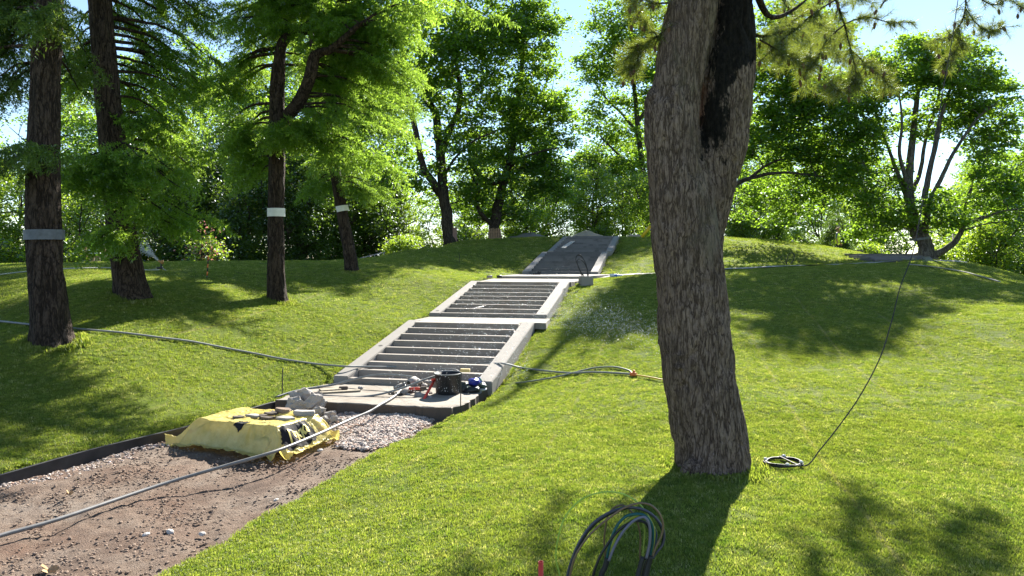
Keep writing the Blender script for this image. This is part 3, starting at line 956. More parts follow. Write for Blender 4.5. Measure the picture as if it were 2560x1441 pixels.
for k, (px, d, kd, sc) in enumerate([(1010, 47, 'slim1', .72), (1075, 56, 'slim2', .8), (1185, 52, 'slim1', .95), (1320, 51, 'slim2', .85), (1400, 58, 'round', .85), (1480, 52, 'slim1', .85), (1560, 56, 'slim2', .95), (1640, 52, 'round', .7)]):
    plant_tree(kd, px, d, sc, k * 1.3, "sunlit young tree behind the crest, %s from the left between larches and pine" % ords[k], group=far_g, zoff=-.4)
for k, (px, d, kd, sc) in enumerate([(1860, 50, 'slim1', .8), (1935, 46, 'round', .62), (2040, 62, 'slim2', 1.1), (2150, 60, 'slim1', 1.0), (2225, 55, 'round', .8), (2390, 46, 'slim2', .8), (2490, 42, 'round', .72), (2580, 38, 'round', .75)]):
    plant_tree(kd, px, d, sc, 2 + k * 1.7, "leafy tree behind the right crest, %s from the pine trunk rightwards" % ords[k], group=far_g, zoff=-.4)
for k, (px, d, kd, sc) in enumerate([(-60, 44, 'slim1', 1.0), (60, 48, 'slim2', 1.1), (170, 43, 'slim1', .8), (250, 50, 'round', .9), (420, 48, 'round', .9)]):
    plant_tree(kd, px, d, sc, 1 + k * 2.1, "bright yellow-green tree beyond the left lawn, %s from the left edge" % ords[k], group=far_g, zoff=-.6)
for k, (px, d, kd, sc) in enumerate([(395, 40, 'hedge2', .85), (480, 38, 'hedge', 1.05), (575, 41, 'hedge2', .95), (630, 37, 'hedge', .85), (745, 38, 'hedge2', .8), (810, 41, 'hedge2', .95), (890, 43, 'hedge', 1.0), (955, 47, 'hedge2', .75)]):
    plant_tree(kd, px, d, sc, 3 + k * 1.1, "dense dark evergreen behind the larches, %s from the left of its row" % ords[k], group="dark evergreens behind the larches", name="evergreen_tree")
for k, (px, d, kd, sc) in enumerate([(-120, 70, 'tall', 1.2), (160, 74, 'tall', 1.3), (330, 66, 'tall', 1.25), (480, 72, 'tall', 1.45), (640, 64, 'tall', 1.25), (770, 72, 'tall', 1.4), (900, 76, 'tall', 1.45)]):
    plant_tree(kd, px, d, sc, k * .9, "tall broadleaf tree rising behind the larches, %s from the left" % ords[k], group="tall trees behind the larches", zoff=-.5)
for k, (px, d, kd, sc) in enumerate([(1300, 80, 'tall', 1.25), (1480, 66, 'tall', .74), (1610, 78, 'tall', 1.2), (1860, 56, 'tall', .8), (1990, 74, 'tall', 1.1), (2140, 78, 'tall', 1.0), (2420, 56, 'tall', .62)]):
    plant_tree(kd, px, d, sc, 1.5 + k * .9, "tall tree filling the gap between the hilltop maples, %s from the left" % ords[k], group="tall trees behind the hilltop", zoff=-.5)
for k, (px, d, sc) in enumerate([(985, 45, .9), (1180, 47, .9), (1290, 50, .9), (1500, 50, .8)]):
    plant_tree('bush', px, d, sc, k * 1.9, "low undergrowth bush behind the crest, %s from the left before the pine" % ords[k], "bush", "undergrowth behind the crest", -.2, "bush")
for k, (px, d, sc) in enumerate([(1925, 48, 1.0), (2180, 46, .8), (2370, 43, .9), (2440, 40, 1.0), (2530, 36, 1.0)]):
    plant_tree('bush', px, d, sc, k * 2.3, "low undergrowth bush behind the right crest, %s from the pine" % ords[k], "bush", "undergrowth behind the crest", -.3, "bush")
for k, (px, d, sc) in enumerate([(-20, 40, 1.1), (70, 42, 1.0), (150, 40, 1.2), (215, 41, 1.0), (300, 38, 1.1)]):
    plant_tree('bush', px, d, sc, k * 1.3, "yellow-green bush beyond the left lawn, %s from the left edge" % ords[k], "bush", "undergrowth behind the lawn", -.2, "bush")
plant_tree('bush', 1855, 42.5, .8, .4, "light green bush on the crest just right of the pine trunk", "bush", name="bush", zoff=-.3)
plant_tree('hedge', 2090, 47.5, .5, .7, "small dark evergreen behind the worker on the right crest", name="evergreen_tree", zoff=-.3)
plant_tree('bush', 1010, 40, .8, 1.4, "light bush beside the thin metal railing", "bush", name="bush", zoff=-.3)
plant_tree('bush', 2480, 33, .9, 2.4, "green bush on the far right slope under the maple", "bush", name="bush", zoff=-.2)

# ------------------------------------------------------------------ larches
def frond_template(seed, shoots=13, nl=0.105, nw=0.042):
    """one feathery branchlet, unit length along +x, drooping; needle triangles"""
    r = np.random.default_rng(seed)
    tri = []
    def needles(a, b, n, L):
        d = unit(b - a)
        for k in range(n):
            p = a + (b - a) * (k + r.uniform(.2, .8)) / n
            for s in range(2):
                ang = r.uniform(0, 6.28)
                side = unit(np.cross(d, (math.cos(ang), math.sin(ang), .3)))
                tip = p + unit(d * r.uniform(.35, .8) + side + np.array((0, 0, -.15))) * L * r.uniform(.7, 1.2)
                w = unit(np.cross(tip - p, r.normal(0, 1, 3))) * nw * .5
                tri.append((p - w, p + w, tip))
    axis = lambda t: np.array((t, .05 * math.sin(t * 4 + seed), -.32 * t * t))
    for k in range(shoots):
        t = .08 + .9 * (k + r.uniform(0, .5)) / shoots
        s = 1 if k % 2 else -1
        a = axis(t)
        L = (.42 * (1 - .65 * t) + .06) * r.uniform(.7, 1.2)
        ang = math.radians(r.uniform(38, 70)) * s
        b = a + np.array((math.cos(ang) * L, math.sin(ang) * L, -L * r.uniform(.15, .95)))
        needles(a, b, max(3, int(L / .062)), nl)
        w = unit(np.cross(b - a, (0, 0, 1))) * .004
        tri.append((a - w, a + w, b))
    for k in range(6):
        needles(axis(k / 6), axis((k + 1) / 6), 4, nl)
        a, b = axis(k / 6), axis((k + 1) / 6); w = np.array((0, .006, 0))
        tri.append((a - w, a + w, b))
    return np.array(tri).reshape(-1, 3)
FR = [frond_template(s) for s in (1, 2, 3)]
FR_COARSE = frond_template(4, 9, .16, .07)

def place_fronds(c, d, s, coarse=False):
    """fronds at c pointing along d with length s"""
    out = []
    for k in range(len(c)):
        x = unit(d[k])
        y = unit(np.cross((0, 0, 1), x)) ; z = np.cross(x, y)
        roll = rng.normal(0, .45)
        y2 = y * math.cos(roll) + z * math.sin(roll); z2 = np.cross(x, y2)
        T = FR_COARSE if coarse else FR[rng.integers(3)]
        out.append(c[k] + s[k] * (T[:, :1] * x + T[:, 1:2] * y2 + T[:, 2:] * z2))
    v = np.concatenate(out)
    return v, np.arange(len(v)).reshape(-1, 3)

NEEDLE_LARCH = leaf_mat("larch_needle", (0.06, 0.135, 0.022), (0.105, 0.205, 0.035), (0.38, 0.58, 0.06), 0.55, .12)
NEEDLE_LARCH_SHADE = leaf_mat("larch_needle_shade", (0.045, 0.10, 0.03), (0.08, 0.15, 0.04), (0.27, 0.38, 0.05), 0.5, .12)  # shade on the far left larch put into darker, bluer needles
BARK_LARCH = mat_bark("larch_bark", (0.012, 0.008, 0.006), (0.055, 0.038, 0.029), (0.115, 0.082, 0.064), 13, 0.18, 0.05, strength=1.0).m

def trunk_mesh(pts, rads, flare=1.5, n=48, m=220, bark=0.05, seed=3, z_cap=None):
    """trunk with furrowed surface: pts world, rads metres"""
    p = smooth_path(pts, m)
    idx = np.linspace(0, len(rads) - 1, m)
    r = np.interp(idx, np.arange(len(rads)), rads)
    h = p[:, 2] - p[0, 2]
    fl = 1 + (flare - 1) * np.exp(-np.maximum(h, 0) / 0.28)
    v, q, t = tube_geo(p, 1.0, n, False)
    cen = np.repeat(p, n, 0)
    dirv = v - cen
    ang = np.tile(np.linspace(0, 2 * math.pi, n, endpoint=False), m)
    hh = np.repeat(h, n)
    R = np.repeat(r, n)
    lob = 1 + (np.repeat(fl, n) - 1) * (0.75 + 0.5 * np.sin(ang * 5 + seed) * np.sin(ang * 2 + seed * 2))
    sp = np.stack((dirv[:, 0] * R * 11, dirv[:, 1] * R * 11, hh * 2.4), -1)
    ridg = 1 - np.abs(fbm(sp, seed, 3)) * 2.2
    sp2 = np.stack((dirv[:, 0] * R * 2.5, dirv[:, 1] * R * 2.5, hh * .8), -1)
    R = R * lob * (1 + 0.07 * fbm(sp2, seed + 9, 2)) + bark * .5 * (ridg - 0.4)
    return cen + dirv * R[:, None], q

def larch(label, trunk_pts, d, rads, masses, high, n_br, needle=NEEDLE_LARCH, stem2=None, frond=0.62, per=11, m=220):
    rads = [r * .84 for r in rads]
    base = gpt(trunk_pts[0][0], d)
    tp = [P(a[0], a[1], d + (a[2] if len(a) > 2 else 0)) for a in trunk_pts]
    tp[0][2] = base[2] - 0.15
    root = empty("larch_tree", base, label, "tree", "larches on the left lawn")
    v, q = trunk_mesh(tp, rads, m=m, seed=int(abs(d * 7)) % 50)
    mb = MB(); mb.add(v, q)
    p = smooth_path(tp, 60)
    nodes = p[p[:, 2] > base[2] + 1.2]
    nodes = np.concatenate((nodes, np.full((len(nodes), 1), .12)), 1)
    if stem2:
        pts, rr = stem2
        sp = [P(a[0], a[1], d + (a[2] if len(a) > 2 else 0)) for a in pts]
        v, q = trunk_mesh(sp, rr, flare=1.0, n=32, m=120, seed=11)
        mb.add(v, q)
        p2 = smooth_path(sp, 30)
        nodes = np.concatenate((nodes, np.concatenate((p2, np.full((30, 1), .1)), 1)))
    obj("trunk", mb.mesh("trunk"), BARK_LARCH, root)
    bb = MB(); fc, fd, fs = [], [], []
    ends = sample_masses(masses, n_br, d)
    for e in ends:
        dv = nodes[:, :3] - e
        L = np.linalg.norm(dv, axis=1) + 0.8 * np.abs(dv[:, 2] - .25 * np.linalg.norm(dv, axis=1))
        a = nodes[int(np.argmin(L)), :3]
        ln = np.linalg.norm(e - a)
        br = smooth_path([a, a + (e - a) * .5 + np.array((0, 0, .12 * ln)), e], 12)
        br += np.cumsum(rng.normal(0, .012 * ln, (12, 3)), 0) * np.linspace(0, 1, 12)[:, None]
        bb.tube(br, limb_rad(.018 + .012 * ln, .006, 12), 5, False)
        hd = unit((br[-1] - br[0]) * np.array((1, 1, .3)))
        sd_ = np.cross((0, 0, 1), hd)
        k = int(per * rng.uniform(.7, 1.3))
        t = rng.uniform(.35 if ln > 1.2 else .1, 1, k); t[0] = 1
        c = np.stack([np.interp(t * 11, np.arange(12), br[:, j]) for j in range(3)], -1)
        s = np.where(rng.random(k) < .5, -1, 1)
        dd = hd * rng.uniform(.2, 1, (k, 1)) + sd_ * (s * rng.uniform(.3, 1.0, k))[:, None] + np.array((0, 0, -1)) * rng.uniform(-.1, .7, (k, 1))
        dd[0] = hd
        fc.append(c + rng.normal(0, .05, c.shape)); fd.append(dd); fs.append(frond * rng.uniform(.55, 1.25, k))
    v, t = place_fronds(np.concatenate(fc), np.concatenate(fd), np.concatenate(fs))
    obj("branches", bb.mesh("branches"), BARK_LARCH, root)["kind"] = "stuff"
    obj("foliage", mesh_np("foliage", v, t, smooth=False), needle, root)
    # crown above the picture, coarser
    hb = MB(); fc, fd, fs = [], [], []
    zt = nodes[:, 2].max()
    top = nodes[np.argmax(nodes[:, 2]), :3]
    for k in range(high):
        z = zt + (18 - zt) * (k + .5) / high
        a = top + np.array((0, 0, z - top[2]))
        L = 3.4 * (1 - (z - zt) / 22) * rng.uniform(.6, 1)
        az = k * 2.4
        e = a + np.array((math.cos(az) * L, math.sin(az) * L, -.1 * L))
        br = smooth_path([a, (a + e) / 2 + np.array((0, 0, .1 * L)), e], 6)
        hb.tube(br, limb_rad(.05, .01, 6), 4, False)
        for j in range(6):
            t = rng.uniform(.2, 1)
            fc.append(a + (e - a) * t); fd.append(unit(e - a) + rng.normal(0, .6, 3) + np.array((0, 0, -.2))); fs.append(rng.uniform(.8, 1.5))
    hb.tube([top, top + np.array((0, 0, (18 - zt) / 2)), top + np.array((0, 0, 18 - zt))], [rads[-1] * .9, .09, .03], 8, False)
    obj("upper_stem", hb.mesh("upper_stem"), BARK_LARCH, root)
    v, t = place_fronds(np.array(fc), np.array(fd), np.array(fs), coarse=True)
    obj("upper_foliage", mesh_np("upper_foliage", v, t, smooth=False), needle, root)
    return root

px2m = lambda px, d: px / FPX * d
larch("thick dark larch at far left with a grey band round its trunk",
      [(132, 852), (122, 760), (112, 640), (108, 520), (108, 400), (112, 280), (116, 150), (122, 0), (128, -250)], 11.5,
      [px2m(a, 11.5) for a in (46, 46, 45, 44, 43, 40, 38, 36, 32)],
      [(40, 50, 80, 70, 12.4, .6), (10, 190, 60, 70, 12.2), (130, 385, 60, 32, 10.7, .3), (10, 390, 50, 40, 11), (125, 40, 60, 40, 10.9, .3, .7), (200, 180, 50, 60, 12.6), (-60, 150, 80, 150, 12)], 40, 38, NEEDLE_LARCH_SHADE, frond=.5, per=10)
larch("leaning larch second from left whose sprays hang before its trunk",
      [(330, 738), (318, 670), (306, 590), (298, 520), (288, 420), (276, 300), (262, 150), (250, 0), (235, -250)], 14.0,
      [px2m(a, 14) for a in (42, 40, 38, 38, 37, 35, 33, 31, 28)],
      [(370, 50, 120, 60, 15.5), (190, 170, 60, 70, 15), (430, 240, 110, 60, 15.5), (370, 330, 100, 40, 14.8), (290, 425, 120, 36, 13.2, .4), (400, 480, 80, 60, 13.0, .4), (200, 450, 50, 40, 13.4), (450, 560, 50, 30, 13.6), (265, 600, 26, 60, 13.2, .3, .5), (510, 120, 90, 90, 16), (490, 390, 70, 50, 15)], 40, 66, NEEDLE_LARCH, frond=.58, per=11)
larch("two-stemmed larch in the middle of the lawn with a white band",
      [(694, 754), (690, 680), (690, 600), (690, 530), (692, 400), (692, 300), (695, 200), (704, 115), (735, 80, .3), (777, 55, .6), (850, -40, 1)], 17.0,
      [px2m(a, 17) for a in (25, 24, 23, 22, 22, 21, 20, 15, 13, 11, 8)],
      [(800, 40, 160, 60, 17.8), (920, 120, 110, 90, 17.5), (960, 230, 80, 70), (850, 220, 70, 60, 17.8), (600, 70, 90, 70, 17.8), (590, 230, 80, 70, 18), (740, 335, 70, 35, 16.5, .5), (870, 320, 100, 45, 16.4), (930, 385, 85, 32, 16.2), (630, 420, 50, 35, 18), (1010, 40, 70, 50), (560, 340, 60, 40, 18), (1240, 8, 60, 20, 17, .4), (1010, 150, 45, 40)], 40, 125, NEEDLE_LARCH,
      stem2=([(700, 340), (712, 300), (745, 258, -.2), (762, 225, -.3), (777, 183, -.4), (785, 145, -.4), (805, 130, -.4), (830, 122, -.5), (900, 60, -.6)], [px2m(a, 17) for a in (14, 15, 15, 14, 14, 13, 10, 8, 5)]), frond=.62, per=12)
larch("slender leaning larch nearest the stairs with a white band",
      [(882, 684), (872, 620), (860, 560), (848, 490), (838, 430), (824, 350), (806, 260), (790, 150), (780, 0), (770, -200)], 22.0,
      [px2m(a, 22) for a in (18, 17, 16, 16, 15, 15, 15, 14, 12, 10)],
      [(860, 400, 100, 40, 21.3), (810, 475, 60, 25, 22.5), (910, 470, 50, 32), (870, 250, 90, 60), (760, 420, 50, 40, 23), (800, 120, 110, 90, 23), (955, 320, 75, 55), (1000, 235, 55, 60, 24)], 36, 105, NEEDLE_LARCH, frond=.6, per=11)

# ------------------------------------------------------------------ the forked pine in front
def m_pine_bark():
    k = mat_bark("pine_bark", (0.040, 0.027, 0.021), (0.155, 0.108, 0.083), (0.285, 0.208, 0.166), 22, 0.16, 0.016, moss=(0.15, 0.135, 0.095), strength=1.0)
    # black lichen down the inner face of the right stem
    pos = k.n("ShaderNodeNewGeometry").outputs["Position"]
    sep = k.n("ShaderNodeSeparateXYZ"); k.l(pos, sep.inputs[0])
    nz = k.noise(k.coord((1, 1, .5)), 7.0, 6, 0.75)
    # right of the seam between the stems
    zrel = k.math('SUBTRACT', sep.outputs["Z"], 3.10)
    seam = k.math('ADD', 1.84, k.math('MULTIPLY', zrel, 0.15))
    right = k.math('MULTIPLY', k.math('SUBTRACT', sep.outputs["X"], seam), 14.0)
    span = k.math('ADD', 0.25, k.math('MULTIPLY', k.math('MAXIMUM', k.math('SUBTRACT', zrel, 0.85), 0.0), 1.5))
    left = k.math('MULTIPLY', k.math('SUBTRACT', k.math('ADD', seam, span), sep.outputs["X"]), 9.0)
    up = k.math('MULTIPLY', zrel, 5.0)
    mask = k.math('MINIMUM', k.math('MINIMUM', right, left), up)
    mask = k.math('ADD', mask, k.math('MULTIPLY', k.math('SUBTRACT', nz, 0.5), 6.5))
    msk = k.ramp(mask, [(0.0, (0, 0, 0)), (0.5, (1, 1, 1))])
    old = k.b.inputs["Base Color"].links[0].from_socket
    k.color(k.mix(msk, old, k.ramp(k.noise(k.coord((1, 1, .4)), 38.0, 6, .75), [(0.4, (0.004, 0.0035, 0.003)), (0.62, (0.022, 0.018, 0.014)), (0.75, (0.07, 0.055, 0.045))])))
    return k.m
BARK_PINE = m_pine_bark()

PD = 7.35
def pp(px, py, d=PD): return P(px, py, d)
def metaballs_trunk():
    """two stems fused into one surface"""
    stem_l = [(1788, 1215, 100), (1782, 1150, 97), (1774, 1090, 94), (1756, 1000, 94), (1737, 850, 92), (1725, 700, 89), (1712, 600, 88), (1702, 500, 84), (1690, 400, 76), (1680, 300, 74), (1692, 220, 67), (1706, 130, 65), (1722, 50, 66), (1734, -20, 66), (1752, -200, 60), (1765, -420, 52)]
    stem_r = [(1770, 1000, 60), (1745, 800, 72), (1738, 700, 74), (1746, 600, 66), (1766, 500, 66), (1788, 420, 66), (1806, 330, 72), (1817, 200, 74), (1826, 100, 66), (1832, 0, 56), (1850, -200, 42), (1870, -420, 36)]
    mb = MB()
    for st, dd in ((stem_l, 0.0), (stem_r, 0.22)):
        pts = smooth_path([pp(a, b, PD + dd) for a, b, _ in st], 90)
        idx = np.linspace(0, len(st) - 1, 90)
        r = np.interp(idx, np.arange(len(st)), [c for _, _, c in st]) / FPX * PD
        mb.tube(pts, r, 40, True)
    # burl on the left, old branch stubs
    def lump(px, py, d, r, s=(1, 1, 1)):
        c = pp(px, py, d + PD - 7.0)
        u = np.linspace(0, math.pi, 9); w = np.linspace(0, 2 * math.pi, 12, endpoint=False)
        ring = [c + r * np.array((math.sin(a) * math.cos(b) * s[0], math.sin(a) * math.sin(b) * s[1], math.cos(a) * s[2])) for a in u for b in w]
        q_ = [(i * 12 + j, i * 12 + (j + 1) % 12, (i + 1) * 12 + (j + 1) % 12, (i + 1) * 12 + j) for i in range(8) for j in range(12)]
        mb.add(ring, q_)
    lump(1650, 262, 6.98, .17, (1, 1, 1.3)); lump(1640, 330, 6.98, .13, (.7, 1, 2.2))
    lump(1652, 855, 7.0, .055); lump(1803, 705, 6.92, .05); lump(1690, 890, 6.68, .045, (1.2, .7, .8)); lump(1690, 915, 6.69, .05, (1.3, .6, 1.2))
    lump(1858, 1170, 6.9, .11, (1.1, 1, 1.2)); lump(1730, 1175, 6.72, .12, (1.2, 1, 1.0)); lump(1705, 1140, 6.95, .09, (1, 1, 1.8)); lump(1800, 1180, 6.70, .12, (1.5, 1, .9)); lump(1770, 1150, 6.70, .09, (.9, 1, 2.2)); lump(1838, 1150, 6.74, .09, (1, 1, 2))
    me = mb.mesh("t")
    o = bpy.data.objects.new("tmp", me); col.objects.link(o)
    rm = o.modifiers.new("r", 'REMESH'); rm.mode = 'VOXEL'; rm.voxel_size = 0.0145
    sm = o.modifiers.new("s", 'SMOOTH'); sm.iterations = 14; sm.factor = 0.6
    dg = bpy.context.evaluated_depsgraph_get()
    me2 = bpy.data.meshes.new_from_object(o.evaluated_get(dg))
    bpy.data.objects.remove(o)
    n = len(me2.vertices)
    v = np.empty(n * 3, np.float32); me2.vertices.foreach_get("co", v); v = v.reshape(-1, 3).astype(float)
    nr = np.empty(n * 3, np.float32); me2.vertex_normals.foreach_get("vector", nr); nr = nr.reshape(-1, 3)
    w = v + 0.05 * np.stack((fbm(v * 4, 71, 2), fbm(v * 4, 72, 2), fbm(v * 4, 73, 2)), -1)
    ridg = np.abs(fbm(w * np.array((11, 11, 2.2)), 5, 3))
    plate = np.abs(vnoise(w * np.array((20, 20, 6)), 15))
    disp = 0.045 * np.minimum(ridg * 1.8, .55) + 0.012 * plate + 0.02 * fbm(v * 2.2, 33, 2)
    v = v + nr * (disp - 0.042)[:, None]
    me2.vertices.foreach_set("co", v.astype(np.float32).ravel())
    me2.polygons.foreach_set("use_smooth", np.ones(len(me2.polygons), bool))
    me2.update()
    return me2
pine_base = gpt(1780, PD)
pine = empty("pine_tree", pine_base, "huge forked pine with grey furrowed bark in the right foreground", "tree")
pm = metaballs_trunk(); pm.name = "trunk"; pm.materials.clear()
obj("trunk", pm, BARK_PINE, pine)

NEEDLE_PINE = leaf_mat("pine_needle", (0.07, 0.11, 0.02), (0.13, 0.16, 0.03), (0.30, 0.36, 0.04), 0.42, .3)
def tuft_template(seed, n=46, L=.12, w=.0035):
    r = np.random.default_rng(seed); tri = []
    for k in range(n):
        p = np.array((r.uniform(-.10, .02), 0, 0))
        d = unit(np.array((r.uniform(.2, 1.1), r.normal(0, .6), r.normal(0, .6))))
        tip = p + d * L * r.uniform(.7, 1.1)
        b = unit(np.cross(d, r.normal(0, 1, 3))) * w * .5
        tri.append((p - b, p + b, tip))
    return np.array(tri).reshape(-1, 3)
TUFT = [tuft_template(s) for s in (1, 2, 3)]
def cone_geo(c, d, L, r):
    d = unit(d)
    p = np.array([c + d * L * t for t in (0, .12, .3, .5, .7, .88, 1)])
    return tube_geo(p, r * np.array((.25, .75, 1, .98, .85, .55, .12)), 8, True)

PINE_BR = [  # traced twigs: photo pixels with depth, thickness
    ([(1855, -120, 7.5), (1900, -20, 7.4), (1930, 40, 7.6), (1990, 20, 7.8), (2060, -40, 8)], .05, 0),
    ([(1840, 60, 7.6), (1905, 90, 7.6), (1960, 70, 8), (2010, 30, 8.3), (2080, -20, 8.6)], .022, 26),
    ([(1900, 100, 7.5), (1950, 130, 7.7), (1990, 150, 7.8), (2020, 140, 7.9)], .010, 26),
    ([(2060, -60, 8), (2090, 0, 8.1), (2110, 60, 8.2), (2125, 120, 8.2), (2135, 170, 8.2), (2140, 230, 8.2)], .016, 30),
    ([(2110, 60, 8.2), (2160, 40, 8.3), (2210, 50, 8.4), (2275, 55, 8.5)], .010, 20),
    ([(2125, 120, 8.2), (2165, 160, 8.3), (2200, 185, 8.3), (2230, 215, 8.3)], .009, 26),
    ([(2110, 60, 8.2), (2070, 100, 8.0), (2040, 150, 7.9), (2020, 170, 7.9)], .009, 24),
    ([(2090, 0, 8.1), (2040, 30, 8), (1990, 70, 7.9), (1940, 110, 7.8), (1900, 150, 7.7)], .010, 30),
    ([(2165, 160, 8.3), (2140, 200, 8.2), (2100, 225, 8.1), (2080, 215, 8.1)], .008, 24),
    ([(2200, 20, 8.4), (2230, -20, 8.4), (2260, -60, 8.5)], .010, 10),
    ([(2420, -60, 8.6), (2410, 20, 8.6), (2395, 60, 8.6), (2370, 90, 8.6), (2330, 100, 8.5)], .010, 22),
    ([(2410, 20, 8.6), (2440, 60, 8.7), (2470, 80, 8.7), (2510, 70, 8.8)], .008, 22),
    ([(2395, 60, 8.6), (2400, 110, 8.6), (2370, 145, 8.5), (2360, 160, 8.5)], .008, 22),
    ([(2430, -20, 8.7), (2480, 10, 8.8), (2520, 0, 8.9), (2570, 30, 9)], .008, 16),
    ([(1690, 60, 7.4), (1640, 90, 7.3), (1600, 110, 7.5), (1570, 140, 7.6)], .014, 34),
    ([(1640, 90, 7.3), (1610, 50, 7.5), (1590, 10, 7.6), (1600, -40, 7.6)], .010, 22),
    ([(1700, 0, 7.4), (1640, 10, 7.2), (1610, 0, 7.3), (1570, -30, 7.4)], .012, 20),
    ([(1600, 110, 7.5), (1590, 150, 7.5), (1575, 165, 7.5)], .007, 16),
]
PINE_BR += [([(1790, -120, 8), (1770, -30, 12), (1740, 40, 15.5), (1725, 90, 17)], .04, 34), ([(1770, -30, 12), (1715, 10, 14), (1680, 60, 15.5)], .02, 34), ([(1755, 10, 14), (1780, 60, 16), (1790, 110, 17)], .02, 30),
    ([(1870, -160, 7.4), (1930, -60, 9.5), (1970, 20, 12), (2010, 80, 14), (2040, 120, 15.5)], .04, 30),
    ([(1970, 20, 12), (1960, 90, 13), (1955, 150, 13.8)], .012, 26), ([(1990, 50, 13), (2060, 60, 14), (2120, 90, 15)], .012, 30),
    ([(2010, 80, 14), (2000, 140, 14.5), (2020, 200, 15)], .012, 28), ([(1940, -30, 10.5), (2020, -30, 12), (2110, -20, 13.5), (2180, 10, 14.5)], .02, 34),
    ([(2060, 60, 14), (2090, 130, 14.6), (2130, 160, 15)], .010, 26)]
pb = MB(); pv = []; cones = []
for pts, r0, nt in PINE_BR:
    p = smooth_path([P(*a) for a in pts], 18)
    p += np.cumsum(rng.normal(0, .004, (18, 3)), 0)
    pb.tube(p, limb_rad(r0, .004, 18), 6, False)
    for k in range(nt * 2):
        t = rng.uniform(.15, 1) if k else 1.0
        a = np.array([np.interp(t * 17, np.arange(18), p[:, j]) for j in range(3)])
        i = min(16, int(t * 17))
        d = unit(unit(p[i + 1] - p[i]) * .6 + rng.normal(0, .55, 3) + np.array((0, 0, -.1)))
        tw = rng.uniform(.03, .17) * (2.2 if a[1] > 9.5 else 1.0)
        e = a + d * tw
        pb.tube([a, (a + e) / 2, e], [.0035, .003, .0025], 3, False)
        x = d; y = unit(np.cross((0.1, .2, 1), x)); z = np.cross(x, y)
        T = TUFT[rng.integers(3)] * rng.uniform(.75, 1.15) * (1.7 if a[1] > 9.5 else 1.0)
        pv.append(e + T[:, :1] * x + T[:, 1:2] * y + T[:, 2:] * z)
        if rng.random() < .11:
            cones.append((e, np.array((rng.normal(0, .2), rng.normal(0, .2), -1.0))))
obj("branches", pb.mesh("branches"), BARK_LARCH, pine)["kind"] = "stuff"
pv = np.concatenate(pv)
obj("needles", mesh_np("needles", pv, np.arange(len(pv)).reshape(-1, 3), smooth=False), NEEDLE_PINE, pine)
CONE = plain("pine_cone", (0.13, 0.065, 0.035), .8, .35, 60, .6)
for c, d in cones:
    mb = MB(); v, q, t = cone_geo(c, d, rng.uniform(.06, .09), .017); mb.add(v, q, t)
    obj("cone", mb.mesh("cone"), CONE, pine)
# old branch stump with a sawn end, at the top edge
mb = MB(); mb.tube(smooth_path([pp(1860, -120, 7.1), pp(1915, -70, 7.0), pp(1965, -18, 6.9)], 8), limb_rad(.10, .075, 8), 12)
obj("branch_stub", mb.mesh("branch_stub"), plain("stub_wood", (0.22, 0.12, 0.06), .8, .4, 20, .6), pine)
# crown high above the picture
fc, fd, fs = [], [], []; hb = MB()
for st in ((1765, -420, 7.35, .2), (1870, -420, 7.57, .13)):
    a = P(*st[:3]); top = a + np.array((rng.normal(0, .5), rng.normal(0, .5), 10))
    hb.tube([a, (a + top) / 2 + rng.normal(0, .2, 3), top], [st[3], st[3] * .7, .04], 10, False)
    for k in range(20):
        z = 1.5 + 8 * (k + .5) / 20; b = a + (top - a) * z / 10
        az = k * 2.4 + st[3] * 9; L = rng.uniform(1.4, 3.2) * (1 - z / 16)
        e = b + np.array((math.cos(az) * L, math.sin(az) * L, rng.uniform(-.1, .5)))
        hb.tube([b, (b + e) / 2 + np.array((0, 0, -.1)), e], [.05, .035, .012], 5, False)
        for j in range(8):
            t = rng.uniform(.35, 1)
            fc.append(b + (e - b) * t); fd.append(unit(e - b) + rng.normal(0, .7, 3)); fs.append(rng.uniform(.5, .9))
obj("upper_stem", hb.mesh("upper_stem"), BARK_PINE, pine)
v, t = place_fronds(np.array(fc), np.array(fd), np.array(fs), coarse=True)
obj("upper_needles", mesh_np("upper_needles", v, t, smooth=False), NEEDLE_PINE, pine)

# ------------------------------------------------------------------ grass
def tuft_mesh(name, seed, blades=18, rad=.045, h=.05, w=.0045):
    r = np.random.default_rng(seed); v, q, t = [], [], []
    for k in range(blades):
        a = r.uniform(0, 6.28); rr = rad * math.sqrt(r.random())
        b = np.array((math.cos(a) * rr, math.sin(a) * rr, -.012))
        az = r.uniform(0, 6.28); ln = h * r.uniform(.6, 1.3); tilt = abs(r.normal(.5, .3))
        d1 = np.array((math.cos(az) * math.sin(tilt * .6), math.sin(az) * math.sin(tilt * .6), math.cos(tilt * .6)))
        d2 = np.array((math.cos(az) * math.sin(tilt * 1.7), math.sin(az) * math.sin(tilt * 1.7), math.cos(tilt * 1.7)))
        s = np.array((-math.sin(az), math.cos(az), 0)) * w * r.uniform(.7, 1.3)
        m = b + d1 * ln * .55; e = m + d2 * ln * .5
        i = len(v); v += [b - s, b + s, m + s * .8, m - s * .8, e]
        q.append((i, i + 1, i + 2, i + 3)); t.append((i + 3, i + 2, i + 4))
    me = mesh_np(name, np.array(v), [np.array(q), np.array(t)])
    me.materials.append(GRASS)
    return me

